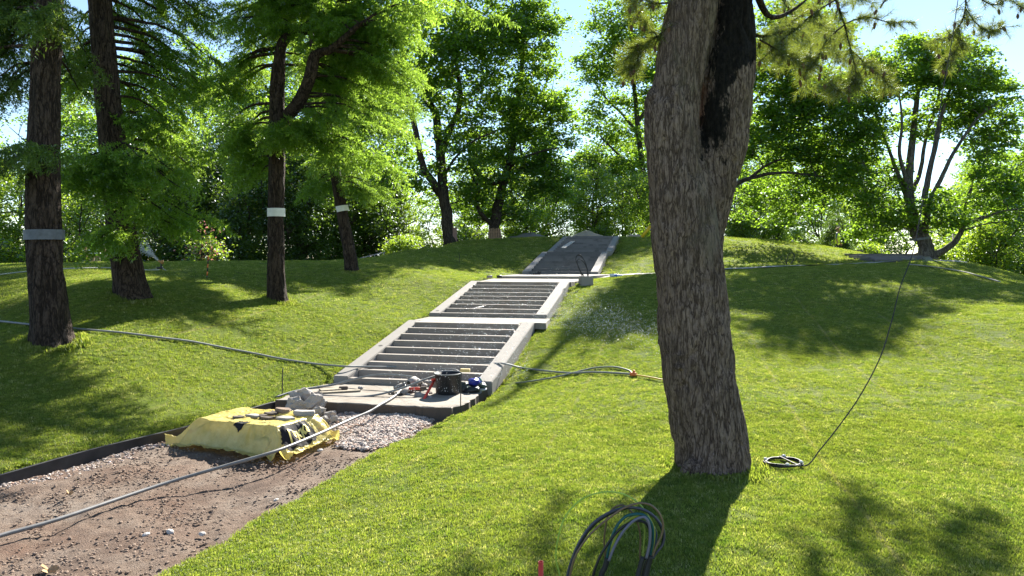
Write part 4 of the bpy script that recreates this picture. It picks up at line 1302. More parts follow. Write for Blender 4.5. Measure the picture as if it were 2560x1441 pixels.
def instancer(name, pts, src, smin, smax, label, tilt=0.25, seed=0):
    """points as vertices, a node group puts one tuft on each (uncountable stuff)"""
    me = bpy.data.meshes.new(name)
    me.vertices.add(len(pts)); me.vertices.foreach_set("co", np.asarray(pts, np.float32).ravel()); me.update()
    o = obj(name, me)
    ng = bpy.data.node_groups.new(name, 'GeometryNodeTree')
    ng.interface.new_socket("Geometry", in_out='INPUT', socket_type='NodeSocketGeometry')
    ng.interface.new_socket("Geometry", in_out='OUTPUT', socket_type='NodeSocketGeometry')
    nn = ng.nodes; ln = ng.links.new
    gi = nn.new("NodeGroupInput"); go = nn.new("NodeGroupOutput")
    io = nn.new("GeometryNodeInstanceOnPoints")
    oi = nn.new("GeometryNodeObjectInfo"); oi.inputs["Object"].default_value = src
    rv = nn.new("FunctionNodeRandomValue"); rv.data_type = 'FLOAT_VECTOR'
    rv.inputs["Min"].default_value = (-tilt, -tilt, 0); rv.inputs["Max"].default_value = (tilt, tilt, 6.283); rv.inputs["Seed"].default_value = seed
    rs = nn.new("FunctionNodeRandomValue"); rs.data_type = 'FLOAT'
    rs.inputs[2].default_value = smin; rs.inputs[3].default_value = smax; rs.inputs["Seed"].default_value = seed + 1
    ln(gi.outputs[0], io.inputs["Points"]); ln(oi.outputs["Geometry"], io.inputs["Instance"])
    ln(rv.outputs[0], io.inputs["Rotation"]); ln(rs.outputs[1], io.inputs["Scale"])
    ln(io.outputs[0], go.inputs[0])
    md = o.modifiers.new("scatter", 'NODES'); md.node_group = ng
    return tag(o, label, "grass", kind="stuff")

def grass_points(d0, d1, dens, wmul=.80):
    area_n = int(dens * ((wmul * 2) * (d1 * d1 - d0 * d0) / 2 + 3 * (d1 - d0)))
    y = np.sqrt(rng.uniform(d0 * d0, d1 * d1, area_n))
    x = rng.uniform(-1, 1, area_n) * (wmul * y + 1.5)
    ok = np.ones(area_n, bool)
    n1 = (y < 14) & (x < 2)
    q_ = np.stack((x, y, np.zeros_like(x)), -1)
    ok[n1] &= (poly_sd(x[n1], y[n1], PATH) + .06 * fbm(q_[n1] * 5.0, 21, 3)) > 0.03
    n2 = (y > 11) & (y < 42)
    ok[n2] &= poly_sd(x[n2], y[n2], STAIR) > 0.07
    ok[n2] &= ~((poly_sd(x[n2], y[n2], XP) < 0.0) & (y[n2] > 25))
    x, y = x[ok], y[ok]
    # thin, worn spots
    q_ = np.stack((x, y, np.zeros_like(x)), -1)
    keep = rng.random(len(x)) < np.clip(1.25 + 1.6 * fbm(q_ * 1.7, 88, 4), .25, 1)
    sx_ = (q_[:, 0] * SX[0] + q_[:, 1] * SX[1]) % 1.45
    keep &= ~((sx_ < .035) & (rng.random(len(x)) < .75))
    x, y = x[keep], y[keep]
    return np.stack((x, y, ground(x, y)), -1)

src = {}
for nm, a in (("grass_tuft", (3, 20, .052, .030, .0027)), ("grass_tuft_far", (5, 22, .10, .034, .006))):
    o = bpy.data.objects.new(nm, tuft_mesh(nm, *a)); src[nm] = o
instancer("grass", grass_points(3.4, 9.5, 1350), src["grass_tuft"], .6, 1.2, "short sunlit grass blades of the near lawn", seed=1)
instancer("grass", grass_points(9.5, 17, 700), src["grass_tuft"], .7, 1.15, "short grass of the lawn beside the lower stairs", seed=4)
ring = []
for (bx, by, br, nn__) in [(pine_base[0], pine_base[1], .36, 420)] + [(*gpt(a, d_)[:2], r_, n__) for a, d_, r_, n__ in ((135, 11.5, .36, 300), (330, 14, .38, 260), (694, 17, .26, 200), (882, 22, .22, 160))]:
    a_ = rng.uniform(0, 2 * math.pi, nn__); r2 = br + np.abs(rng.normal(0, .07, nn__)) - .03
    x_, y_ = bx + np.cos(a_) * r2, by + np.sin(a_) * r2
    ring.append(np.stack((x_, y_, ground(x_, y_)), -1))
instancer("grass", np.concatenate(ring), src["grass_tuft"], 1.2, 2.6, "longer unmown grass round the feet of the trunks", seed=15)
instancer("grass", grass_points(17, 28, 190, .75), src["grass_tuft_far"], .6, 1.0, "grass covering the middle slope of the hill", seed=7)
instancer("grass", grass_points(28, 43, 60, .75), src["grass_tuft_far"], 1.0, 1.6, "grass covering the crest of the hill", seed=9)

# ------------------------------------------------------------------ details: helpers
def ray_ground(px, py, d0=3.0, d1=60.0, lift=0.0):
    """first point of the lawn seen at a pixel"""
    d = np.geomspace(d0, d1, 900)
    x = (px - CXP) / FPX * d; z = EYE - (py - HORP) / FPX * d
    g = ground(x, d)
    k = np.argmax(z < g + lift)
    return np.array((x[k], d[k], g[k] + lift))
def flat_at(px, py, z):
    """point at a pixel on a level surface at height z"""
    d = (EYE - z) * FPX / (py - HORP)
    return P(px, py, d)
def hose(name, pts, r, mat, label, cat, n=None, sides=8, parent=None, kid=None):
    p = smooth_path(pts, n or len(pts) * 8)
    mb = MB(); mb.tube(p, r, sides, True)
    o = obj(name, mb.mesh(name), mat, parent)
    if parent is None: tag(o, label, cat)
    return o
def rock_geo(c, r, seed, sq=(1, 1, .7), sub=2, rough=.35):
    bm = bmesh.new(); bmesh.ops.create_icosphere(bm, subdivisions=sub, radius=1)
    v = np.array([a.co for a in bm.verts]); t = np.array([[a.index for a in f.verts] for f in bm.faces]); bm.free()
    k = 1 + rough * fbm(v * 1.4 + seed * 3.7, seed, 2) + rough * .6 * np.abs(fbm(v * 3.2 + seed, seed + 3, 3)) * (1.3 if sub > 2 else .8)
    ang = seed * 1.7
    R = np.array(Matrix.Rotation(ang, 3, 'Z'))
    return (v * k[:, None] * np.array(sq)) @ R.T * r + np.asarray(c), t
def hull_geo(c, r, seed, sq=(1, 1, .8), n=16):
    g = np.random.default_rng(seed)
    p = unit(g.normal(0, 1, (n, 3))) * g.uniform(.7, 1.1, (n, 1)) * np.array(sq) * r
    bm = bmesh.new()
    for a in p: bm.verts.new(a)
    bmesh.ops.convex_hull(bm, input=bm.verts[:])
    for v_ in [v_ for v_ in bm.verts if not v_.link_faces]: bm.verts.remove(v_)
    bmesh.ops.subdivide_edges(bm, edges=bm.edges[:], cuts=3, use_grid_fill=True)
    bmesh.ops.triangulate(bm, faces=bm.faces[:])
    bm.verts.index_update()
    v_ = np.array([a.co for a in bm.verts]); t_ = np.array([[a.index for a in f.verts] for f in bm.faces]); bm.free()
    v_ = v_ * (1 + .40 * fbm(v_ / r * 2.6 + seed, seed, 4))[:, None]
    return v_ + np.asarray(c), t_
def rock(name, c, r, seed, mat, label, cat, group=None, sq=(1, 1, .7), sub=2, rough=.35, smooth=False, parent=None):
    v, t = rock_geo(c, r, seed, sq, sub, rough)
    o = obj(name, mesh_np(name, v, t, smooth=smooth), mat, parent)
    if parent is None: tag(o, label, cat, group)
    return o

PLASTIC_BLACK = plain("black_plastic", (0.018, 0.018, 0.02), .55, .5, 6, .1)
RUBBER_GREY = plain("grey_hose", (0.20, 0.205, 0.20), .55, .2, 10)
PIPE_GREY = plain("grey_pipe", (0.17, 0.165, 0.16), .45, .2, 12)
STEEL = plain("steel", (0.35, 0.34, 0.33), .4, .3, 20, metal=.7)
WOOD = plain("weathered_wood", (0.27, 0.225, 0.16), .85, .3, 14, .3)
WOOD_NEW = plain("new_wood", (0.55, 0.40, 0.17), .7, .15, 12)
RED = plain("red_paint", (0.60, 0.045, 0.025), .45, .2, 10)
ORANGE = plain("orange_paint", (0.70, 0.16, 0.03), .5, .15, 10)
GREYROCK = m_concrete("broken_concrete", (0.36, 0.33, 0.305), wet=(0.17, 0.15, 0.135))
DARKROCK = m_concrete("dark_stone", (0.12, 0.095, 0.075))
WHITE_CLOTH = plain("white_band", (0.72, 0.72, 0.70), .7, .08, 8)
GREY_CLOTH = plain("grey_band", (0.11, 0.12, 0.14), .6, .35, 9)

# ------------------------------------------------------------------ path edging, gravel, clods
ed = smooth_path([np.array((a, b, 0)) for a, b in PATH_L], 120)
tn = unit(np.gradient(ed[:, :2], axis=0)); nrm2 = np.stack((tn[:, 1], -tn[:, 0]), -1)
wv = .015 * np.sin(np.arange(120) * .35) + .012 * np.sin(np.arange(120) * .13)
ez = EYE - 2.285 + .012 * np.sin(np.arange(120) * .21)
pi_ = ed[:, :2] + nrm2 * (.05 + wv)[:, None]; po_ = pi_ - nrm2 * .03
vv = np.concatenate((np.c_[pi_, np.full(120, ZP - .1)], np.c_[pi_, ez], np.c_[po_, ez + .004], np.c_[po_, np.full(120, ZP - .1)]))
i = np.arange(119)
qd = np.concatenate([np.stack((i + 120 * a, i + 1 + 120 * a, i + 1 + 120 * (a + 1), i + 120 * (a + 1)), -1) for a in range(3)])
tag(obj("path_edging", mesh_np("path_edging", vv, qd, smooth=False), PLASTIC_BLACK), "black plastic edging strip along the left side of the dirt path", "edging")

def scatter_rocks(name, pts, rmin, rmax, mat, label, cat, seed, sub=1, sq=(1, .8, .6)):
    mb = MB()
    tm = [rock_geo((0, 0, 0), 1, seed + k, (1, 1, 1), sub, .4) for k in range(5)]
    n = len(pts)
    r = rng.uniform(rmin, rmax, n) * rng.uniform(.7, 1.2, n)
    az = rng.uniform(0, 6.28, n); tl = rng.normal(0, .35, n)
    for k in range(n):
        v, t = tm[k % 5]
        R = np.array(Matrix.Rotation(az[k], 3, 'Z') @ Matrix.Rotation(tl[k], 3, 'X'))
        mb.add((v * np.array(sq) * r[k]) @ R.T + pts[k], t=t)
    o = obj(name, mb.mesh(name, smooth=False), mat)
    return tag(o, label, cat, kind="stuff")
def in_poly_points(poly, n, z, zj=.01):
    poly = np.array(poly); lo, hi = poly.min(0), poly.max(0)
    p = rng.uniform(lo, hi, (n * 3, 2)); p = p[poly_sd(p[:, 0], p[:, 1], poly) < 0][:n]
    return np.c_[p, z(p[:, 0], p[:, 1]) + rng.uniform(0, zj, len(p))]
bed = lambda x, y: ZP + .05 * fbm(np.stack((x, y, x * 0), -1) * .9, 41, 3) + .022 * np.abs(fbm(np.stack((x, y, x * 0), -1) * 4.5, 43, 4))
gp = [flat_at(a, b, ZP)[:2] for a, b in ((790, 1040), (830, 1020), (1130, 1030), (1105, 1045), (1040, 1088), (985, 1115), (930, 1130), (840, 1122), (835, 1085))]
gpp = in_poly_points(gp, 8500, bed, .02)
gsd = poly_sd(gpp[:, 0], gpp[:, 1], np.array(gp))
gpp[:, 2] += .05 * np.clip(-gsd / .5, 0, 1)
gpp = gpp[rng.random(len(gpp)) < np.clip(-gsd / .35 + .45 * fbm(gpp * np.array((3, 3, 0)), 91, 3) + .12, 0, 1)]
scatter_rocks("gravel", gpp, .016, .034, PEBBLE, "pale round gravel bed between the slab and the yellow sheet", "gravel", 3)
e1 = ed[(ed[:, 1] > 6.2) & (ed[:, 1] < 10.6)][:, :2]
ep = np.repeat(e1, 34, 0); ep = ep + rng.uniform(.05, 1, (len(ep), 1)) ** 1.6 * np.array((.34, -.12)) + rng.normal(0, .05, ep.shape) + np.array((.06, 0))
ep = ep[fbm(np.c_[ep, ep[:, :1] * 0] * 1.1, 61, 2) > -.12]
scatter_rocks("gravel", np.c_[ep, bed(ep[:, 0], ep[:, 1])], .010, .022, PEBBLE, "strip of small pale stones along the black edging", "gravel", 9)
cl = in_poly_points(PATH, 9000, bed, .004)
cl = np.concatenate((cl, in_poly_points(PATH, 9000, bed, .004)))
cl = cl[(fbm(cl * np.array((1.6, 1.6, 0)), 67, 3) > .08) | (rng.random(len(cl)) < .16)]
CLOD = m_concrete("soil_clod", (0.26, 0.185, 0.135))
scatter_rocks("soil_clods", cl, .005, .019, CLOD, "crumbs and clods of dry soil strewn over the path", "soil", 12)
for k, (px, py, r) in enumerate([(800, 1123, .03), (425, 1320, .035), (365, 1330, .03), (505, 1325, .03), (690, 1245, .025)]):
    c = flat_at(px, py, ZP + .03); c[2] = dirt_bed(c[0], c[1]) + r * .25
    rock("pale_stone", c, r, 30 + k, M("pale_stone", lambda: m_concrete("pale_stone", (.55, .5, .45))), "small pale stone on the bare dirt, %s from the yellow sheet" % ["nearest", "third", "fourth", "fifth", "second"][k], "stone", "pale stones on the dirt path", (1.2, .8, .6))

# dry fallen leaf on the dirt
def dry_leaf(px, py, r, label):
    c = flat_at(px, py, ZP + .045); n = 18; c[2] = dirt_bed(c[0], c[1]) + .03
    ang = np.linspace(0, 2 * math.pi, n, endpoint=False); rr = r * (.65 + .35 * np.cos(ang * 5) + .1 * np.sin(ang * 9))
    v = [c + np.array((math.cos(a) * q_, math.sin(a) * q_, .025 * math.sin(a * 3) + .3 * q_ * (math.cos(a) > 0) * .3)) for a, q_ in zip(ang, rr)]
    mb = MB(); mb.add(v + [c], t=[(n, i, (i + 1) % n) for i in range(n)])
    tag(obj("dry_leaf", mb.mesh("dry_leaf"), M("dry_leaf", lambda: plain("dry_leaf", (0.42, 0.25, 0.11), .8, .3, 30))), label, "leaf")
dry_leaf(118, 1420, .10, "curled tan maple leaf on the dirt near the bottom left")
dry_leaf(172, 1236, .05, "small yellowish leaf on the dirt beside the edging")

# ------------------------------------------------------------------ yellow sheet over a pallet
TA = math.radians(-24)
TU = np.array((math.cos(TA), math.sin(TA))); TV = np.array((-math.sin(TA), math.cos(TA)))
TC = np.array((-3.36, 9.80)); HU, HV, TH = .66, .40, .31
def sheet(u, v):
    """height of the draped sheet over the pallet at local (u, v)"""
    u = np.asarray(u, float); v = np.asarray(v, float)
    ou = np.maximum(np.abs(u) - HU, 0); ov = np.maximum(np.abs(v) - HV, 0)
    o = np.hypot(ou, ov)
    q_ = np.stack((u, v, u * 0), -1).reshape(-1, 3)
    w1 = fbm(q_ * 3.0, 5, 3).reshape(u.shape); w2 = fbm(q_ * 9.0, 8, 3).reshape(u.shape)
    t = np.clip(o / reach_at(u, v), 0, 1)
    lip = np.clip((o - reach_at(u, v) * .8) / .06, 0, 1)
    cr_ = np.abs(w2) + .6 * np.abs(fbm(q_ * 21.0, 18, 2)).reshape(u.shape)
    z = TH * (1 - t) ** .95 + .016 * w2 * np.minimum(t * 6, 1) + .012 * w1
    crease = np.maximum(0, 1 - np.abs(fbm(q_ * np.array((5, 4, 1)), 28, 2)).reshape(u.shape) * 9) + .7 * np.maximum(0, 1 - np.abs(fbm(q_ * np.array((11, 9, 1)), 29, 2)).reshape(u.shape) * 8)
    corner = np.minimum(ou, ov) * 4
    fold = corner * .10 * np.sin(np.arctan2(ov, ou + 1e-6) * 9 + 1) + .05 * np.maximum(0, np.sin(np.arctan2(v / HV, u / HU) * 11 + w1 * 4)) ** 2 * t * (1 - t) * 3
    z = z + fold + .016 * crease * np.minimum(t * 5, 1) * (1 - t) + lip * (.012 + .030 * cr_)
    drape = TH + .014 * w1 + .010 * w2 - .035 * np.exp(-((u - .1) / .22) ** 2 - (v / .25) ** 2) - .02 * np.exp(-((u + .35) / .15) ** 2) + .010 * crease
    z = np.where(o <= 0, drape, np.minimum(z, drape + .01) if False else z)
    return z + .006
def reach_at(u, v):
    q_ = np.stack((u, v, u * 0), -1).reshape(-1, 3)
    w1 = fbm(q_ * 3.0, 5, 3).reshape(u.shape)
    front = (v < -HV) * (1 - np.clip(np.abs(u) / HU, 0, 1) ** 2)
    right = (u > HU)
    return .26 + .05 * w1 - .10 * front - .06 * right
def sheet_pt(u, v, lift=0.0):
    u = np.asarray(u, float); v = np.asarray(v, float)
    z = ZP + .03 + sheet(u, v)
    # the front hangs slack: pull it in under the edge
    e = 1e-3
    nu = -(sheet(u + e, v) - sheet(u - e, v)) / (2 * e); nv_ = -(sheet(u, v + e) - sheet(u, v - e)) / (2 * e)
    nl = np.sqrt(nu ** 2 + nv_ ** 2 + 1)
    xy = TC + (u + lift * nu / nl)[..., None] * TU + (v + lift * nv_ / nl)[..., None] * TV
    return np.concatenate((xy, (z + lift / nl)[..., None]), -1)
uu = np.linspace(-1.12, 1.06, 220); vv_ = np.linspace(-.92, .72, 170)
U, V = np.meshgrid(uu, vv_)
edge = .10 * fbm(np.stack((U.ravel() * 2, V.ravel() * 2, U.ravel() * 0), -1), 44, 3).reshape(U.shape)
rad = np.hypot(np.maximum(np.abs(U) - HU, 0), np.maximum(np.abs(V) - HV, 0))
S = sheet_pt(U, V)
n1 = len(uu); ii = (np.arange(len(vv_) - 1)[:, None] * n1 + np.arange(n1 - 1)[None, :]).ravel()
ii = ii[(rad + edge - reach_at(U, V)).ravel()[ii] < .10]
def m_sheet():
    k = N("yellow_sheet")
    k.t.nodes.remove(k.b)
    a = k.noise(k.coord(), 5.0, 5, .65)
    pos = k.coord()
    c = k.ramp(a, [(0.35, (0.70, 0.58, 0.17)), (0.62, (0.80, 0.69, 0.27)), (0.8, (0.74, 0.50, 0.20))])
    d = k.n("ShaderNodeBsdfDiffuse"); t = k.n("ShaderNodeBsdfTranslucent"); g = k.n("ShaderNodeBsdfGlossy"); g.inputs["Roughness"].default_value = .28
    k.l(c, d.inputs[0]); k.l(k.mix(1.0, c, (1.0, .98, .75), 'MULTIPLY'), t.inputs[0])
    m1 = k.n("ShaderNodeMixShader"); m1.inputs[0].default_value = .45
    k.l(d.outputs[0], m1.inputs[1]); k.l(t.outputs[0], m1.inputs[2])
    m2 = k.n("ShaderNodeMixShader"); m2.inputs[0].default_value = .05
    k.l(m1.outputs[0], m2.inputs[1]); k.l(g.outputs[0], m2.inputs[2]); k.l(m2.outputs[0], k.out.inputs[0])
    b = k.n("ShaderNodeBump"); b.inputs["Strength"].default_value = .5; b.inputs["Distance"].default_value = .02
    k.l(k.noise(pos, 22.0, 4, .6), b.inputs["Height"])
    for nd in (d, t, g): k.l(b.outputs[0], nd.inputs["Normal"])
    return k.m
SHEET = m_sheet()
tarp = empty("plastic_sheet", (TC[0], TC[1], ZP), "yellow plastic sheet draped over a pallet and weighted with stones", "plastic sheet")
fcs = np.stack((ii, ii + 1, ii + n1 + 1, ii + n1), -1)
us_, inv = np.unique(fcs.ravel(), return_inverse=True)
obj("sheet", mesh_np("sheet", S.reshape(-1, 3)[us_], inv.reshape(-1, 4)), SHEET, tarp)
# the pallet below keeps light from shining through the top
mb = MB()
for k in range(7):
    c = TC + TU * (-.55 + k * .183)
    mb.box((*c, ZP + .235), (.14, .74, .022), TA)
for k in (-.36, 0, .36):
    c = TC + TV * k
    mb.box((*c, ZP + .16), (1.24, .09, .12), TA); mb.box((*c, ZP + .06), (1.24, .09, .05), TA)
pal = tag(obj("wooden_pallet", mb.mesh("wooden_pallet", False), WOOD), "wooden pallet hidden under the yellow sheet", "pallet")
# printed label with upside-down lettering, and marks on the sheet
PRINT = plain("print_black", (0.016, 0.015, 0.017), .75, .3, 20, spec=.2)
def sheet_patch(poly, lift, name, mat, parent, n=26):
    """polygon in local (u, v) laid on the sheet, cut as a fine grid"""
    poly = np.array(poly); lo, hi = poly.min(0), poly.max(0)
    a = np.linspace(lo[0], hi[0], n); b = np.linspace(lo[1], hi[1], n)
    A, B = np.meshgrid(a, b)
    pts = sheet_pt(A, B, lift).reshape(-1, 3)
    k = (np.arange(n - 1)[:, None] * n + np.arange(n - 1)[None, :]).ravel()
    ca = (A[:-1, :-1] + (a[1] - a[0]) / 2).ravel(); cb = (B[:-1, :-1] + (b[1] - b[0]) / 2).ravel()
    k = k[poly_sd(ca, cb, poly) < 0]
    f = np.stack((k, k + 1, k + n + 1, k + n), -1)
    us, iv = np.unique(f.ravel(), return_inverse=True)
    return obj(name, mesh_np(name, pts[us], iv.reshape(-1, 4)), mat, parent)
LU, LV = HU + .10, -.11                     # label centre, on the right-hand side of the pallet
hexp = [(LU - .085, LV - .25), (LU + .02, LV - .33), (LU + .085, LV - .27), (LU + .085, LV + .24), (LU + .04, LV + .30), (LU - .085, LV + .22)]
lab = sheet_patch(hexp, .004, "printed_label", PRINT, tarp, 40)
fnt = bpy.data.curves.new("lettering", 'FONT'); fnt.body = "Lakka"; fnt.size = .2; fnt.align_x = 'CENTER'; fnt.align_y = 'CENTER'; fnt.offset = .006
fo = bpy.data.objects.new("tmp", fnt); col.objects.link(fo)
fm = bpy.data.meshes.new_from_object(fo.evaluated_get(bpy.context.evaluated_depsgraph_get())); bpy.data.objects.remove(fo)
bm = bmesh.new(); bm.from_mesh(fm); bmesh.ops.triangulate(bm, faces=bm.faces[:])
for _ in range(4):
    lg = [e for e in bm.edges if e.calc_length() > .022]
    if lg: bmesh.ops.subdivide_edges(bm, edges=lg, cuts=1); bmesh.ops.triangulate(bm, faces=bm.faces[:])
bm.to_mesh(fm); bm.free()
tv = np.array([v.co[:] for v in fm.vertices])
# letters run along v, their tops point down the side of the sheet: upside down for the viewer
sc_ = .40 / (tv[:, 0].max() - tv[:, 0].min())
su = LU + .005 + tv[:, 1] * sc_ * .62; sv = LV - tv[:, 0] * sc_ * -1
lp = sheet_pt(su, sv, .010)
fm.vertices.foreach_set("co", lp.astype(np.float32).ravel()); fm.update(); fm.name = "lettering"
YELLOW_PRINT = plain("yellow_print", (0.72, 0.60, 0.16), .5, .1, 10)
fm.materials.clear(); obj("lettering", fm, YELLOW_PRINT, lab)
sheet_patch([(-.02, -HV - .02), (.10, -HV - .06), (.17, -HV + .02), (.13, -HV + .12), (.02, -HV + .10)], .004, "printed_mark", PRINT, tarp)
for k, (a, b, w) in enumerate(((.33, -.30, .05), (.42, -.27, .04), (-.42, .28, .04), (-.30, .24, .035), (-.18, -.30, .03), (.30, .02, .03), (.52, .12, .03), (.47, -.36, .05))):
    sheet_patch([(a, b), (a + w, b + .012), (a + w * .9, b + .028), (a - .008, b + .014)], .003, "printed_mark", PRINT, tarp, 8)

def on_sheet(u, v): return sheet_pt(np.array([u]), np.array([v]))[0]
def flat_stone(name, u, v, sx, sy, h, rz, mat, label, seed, wet=False):
    c = on_sheet(u, v) + np.array((0, 0, h * .42))
    n = 9; r = np.random.default_rng(seed)
    ang = np.sort(r.uniform(0, 6.28, n) * .25 + np.linspace(0, 6.28, n, endpoint=False) * .95)
    ring = np.stack((np.cos(ang) * sx * r.uniform(.85, 1.1, n), np.sin(ang) * sy * r.uniform(.85, 1.1, n)), -1)
    R = np.array(Matrix.Rotation(rz + TA, 2))
    ring = ring @ R.T
    zt = r.normal(0, h * .1, n)
    v_ = np.concatenate((np.c_[ring * .93, np.full(n, -h * .5)], np.c_[ring, np.full(n, 0.0)], np.c_[ring * .95, h * .45 + zt], [[0, 0, -h * .5]], [[0, 0, h * .5]]))
    j = np.arange(n); j2 = (j + 1) % n
    q_ = np.concatenate((np.stack((j, j2, n + j2, n + j), -1), np.stack((n + j, n + j2, 2 * n + j2, 2 * n + j), -1)))
    t = np.concatenate((np.stack((np.full(n, 3 * n), j2, j), -1), np.stack((np.full(n, 3 * n + 1), 2 * n + j, 2 * n + j2), -1)))
    o = obj(name, mesh_np(name, v_ + c, [q_, t], smooth=False), mat)
    return tag(o, label, "stone", "stones weighing down the yellow sheet")
for k, (u, v, sx, sy, h, rz, mt, lb) in enumerate([
    (-.24, -.10, .10, .07, .035, .2, DARKROCK, "flat dark stone leftmost on the yellow sheet"),
    (-.12, .03, .13, .06, .03, 0, GREYROCK, "long pale flat stone just right of the leftmost dark one"),
    (.02, .06, .06, .06, .05, 0, DARKROCK, "small dark stone in the cluster on the yellow sheet"),
    (.02, .22, .10, .07, .035, .3, DARKROCK, "dark flat stone at the back of the sheet's stone cluster"),
    (.16, .0, .13, .05, .045, .15, DARKROCK, "brown rounded stone in the middle of the yellow sheet"),
    (.44, .02, .16, .08, .035, .1, GREYROCK, "large pale glittering flat stone at the right of the sheet"),
    (.12, .34, .14, .07, .06, -.1, CLOD, "reddish brick fragment at the sheet's back edge"),
    (.54, .31, .17, .12, .06, .3, GREYROCK, "angular grey slab piece on the sheet's right back corner")]):
    flat_stone("weight_stone", u, v, sx, sy, h, rz, mt, lb, 50 + k)

# ------------------------------------------------------------------ rubble heap
lump_g = "lumps of broken concrete in the heap"
spots = [(742, 1000, .28, .16), (778, 1000, .30, .20), (800, 1012, .20, .12), (720, 1010, .18, .08), (765, 985, .22, .30), (790, 985, .18, .24), (745, 985, .2, .24), (822, 1012, .16, .08), (835, 1020, .12, .05), (700, 1015, .12, .05),
         (760, 1015, .16, .07), (783, 1020, .14, .06), (812, 1022, .12, .05), (855, 1024, .10, .04), (730, 995, .14, .2), (805, 998, .14, .18), (715, 1022, .09, .04), (740, 1022, .10, .04)]
ords2 = [(ords + ['thirteenth', 'fourteenth', 'fifteenth', 'sixteenth'])[j] for j in np.argsort(np.argsort([a[0] + .01 * i for i, a in enumerate(spots[2:])]))]
for k, (px, py, r, h) in enumerate(spots):
    d = 11.35 - (py - 1000) * .022
    x = (px - CXP) / FPX * d
    lab_ = ["biggest pale lump at the left of the concrete rubble heap", "biggest pale lump at the right of the concrete rubble heap"][k] if k < 2 else "lump of broken grey concrete, %s from left in the rubble heap" % ords2[k - 2]
    v, t = hull_geo((x, d, ZP + .02 + h), r * .62, 80 + k, (1.1, .9, .85), 24)
    tag(obj("concrete_lump", mesh_np("concrete_lump", v, t, smooth=False), GREYROCK), lab_, "rubble", lump_g)
sp_ = np.array([((px - CXP) / FPX * d, d) for px, d in zip(rng.normal(772, 48, 700), rng.normal(11.1, .28, 700))])
scatter_rocks("rubble_crumbs", np.c_[sp_, bed(sp_[:, 0], sp_[:, 1]) + .01], .012, .05, GREYROCK, "small concrete crumbs around the rubble heap", "rubble", 21)
for k, (px, py, r) in enumerate([(862, 1023, .09), (905, 1032, .07), (958, 1030, .06), (722, 1003, .05)]):
    rock("concrete_chunk", flat_at(px, py, ZP + .04), r, 130 + k, GREYROCK, ["square grey chunk against the slab front right of the heap", "grey chunk lying on gravel before the slab", "rounded grey chunk below the slab edge near the hose", "thin upright chip standing left of the heap"][k], "rubble", None, (1.1, .9, .6) if k < 3 else (.5, .4, 1.8), 2, .5)

# ------------------------------------------------------------------ hoses and pipes
zsl = z_g1
pf = lambda px, py, z: flat_at(px, py, z)
hose("grey_pipe", [pf(-60, 1362, ZP + .07), pf(0, 1340, ZP + .07), pf(150, 1297, ZP + .07), pf(400, 1213, ZP + .08), pf(560, 1166, ZP + .14), pf(690, 1128, ZP + .21), pf(790, 1088, ZP + .21), pf(870, 1052, ZP + .17), pf(922, 1030, ZP + .20), pf(950, 1013, zsl + .035), pf(985, 992, zsl + .03), pf(1003, 974, zsl + .05), pf(1010, 958, zsl + .14)],
     .019, PIPE_GREY, "stiff grey pipe running from bottom left across the path to the tools", "pipe", 160, 10)
hz = lambda px, py: ray_ground(px, py, lift=.03)
step_h = [P(860, 916, 13.6), P(905, 917, 13.75), P(1000, 918, 14.0), P(1130, 917, 14.05), P(1200, 913, 13.9), P(1240, 909, 13.65), P(1268, 911, 13.5)]
hose("grey_hose", [hz(-40, 802), hz(0, 805), hz(70, 812), hz(205, 824), hz(300, 834), hz(400, 844), hz(480, 856), hz(560, 871), hz(640, 887), hz(700, 898), hz(790, 911)] + step_h + [hz(1300, 920), hz(1340, 927), hz(1420, 933), hz(1480, 931), hz(1540, 933), hz(1580, 937)],
     .017, RUBBER_GREY, "long grey hose crossing the left lawn and the second step", "hose", 240, 8)
hose("grey_hose", [P(690, 993, 12.2), P(735, 979, 12.5), P(789, 969, 12.75), P(836, 962, 12.9), P(883, 949, 12.95), P(924, 940, 12.9), P(960, 937, 12.85), P(1002, 939, 12.75), P(1034, 944, 12.6), P(1047, 952, 12.5), P(1030, 962, 12.4), P(1012, 968, 12.3)],
     .018, RUBBER_GREY, "grey hose looping over the left of the slab to the tools", "hose", 110)
hose("grey_hose", [P(770, 984, 12.1), P(796, 988, 12.1), P(859, 992, 12.0), P(906, 992, 11.98), P(950, 986, 12.0), P(985, 977, 12.05), P(1015, 967, 12.1), P(1052, 953, 12.2), P(1084, 942, 12.35), P(1109, 936, 12.5), P(1127, 937, 12.55), P(1142, 948, 12.6)],
     .017, RUBBER_GREY, "grey hose lying across the slab and rising over the bucket", "hose", 110)
hose("grey_hose", [P(1195, 980, 12.35), hz(1232, 965), hz(1300, 958), hz(1350, 950), hz(1400, 941), hz(1450, 928), hz(1490, 920), hz(1535, 918), hz(1570, 926), hz(1582, 936)],
     .014, plain("green_grey_hose", (.17, .19, .15), .5), "greenish hose running right from the slab to the orange coupling", "hose", 110)
cpl = empty("hose_coupling", hz(1583, 937), "small orange coupling where the hoses meet on the lawn", "coupling")
mb = MB(); a = hz(1577, 936); b = hz(1591, 938); mb.tube([a, (a + b) / 2, b], [.03, .04, .03], 10); obj("body", mb.mesh("body"), ORANGE, cpl)
mb = MB(); mb.tube([(a + b) / 2 + np.array((0, 0, -.0)), (a + b) / 2 + np.array((.01, 0, .07))], [.022, .018], 8); obj("valve", mb.mesh("valve"), ORANGE, cpl)
hose("extension_cord", [hz(1588, 938), hz(1610, 942), hz(1640, 948), hz(1665, 951), hz(1720, 957), hz(1800, 962)], .012, plain("yellow_cord", (.62, .36, .04), .5), "thin orange-yellow cord from the coupling to behind the pine", "cord")

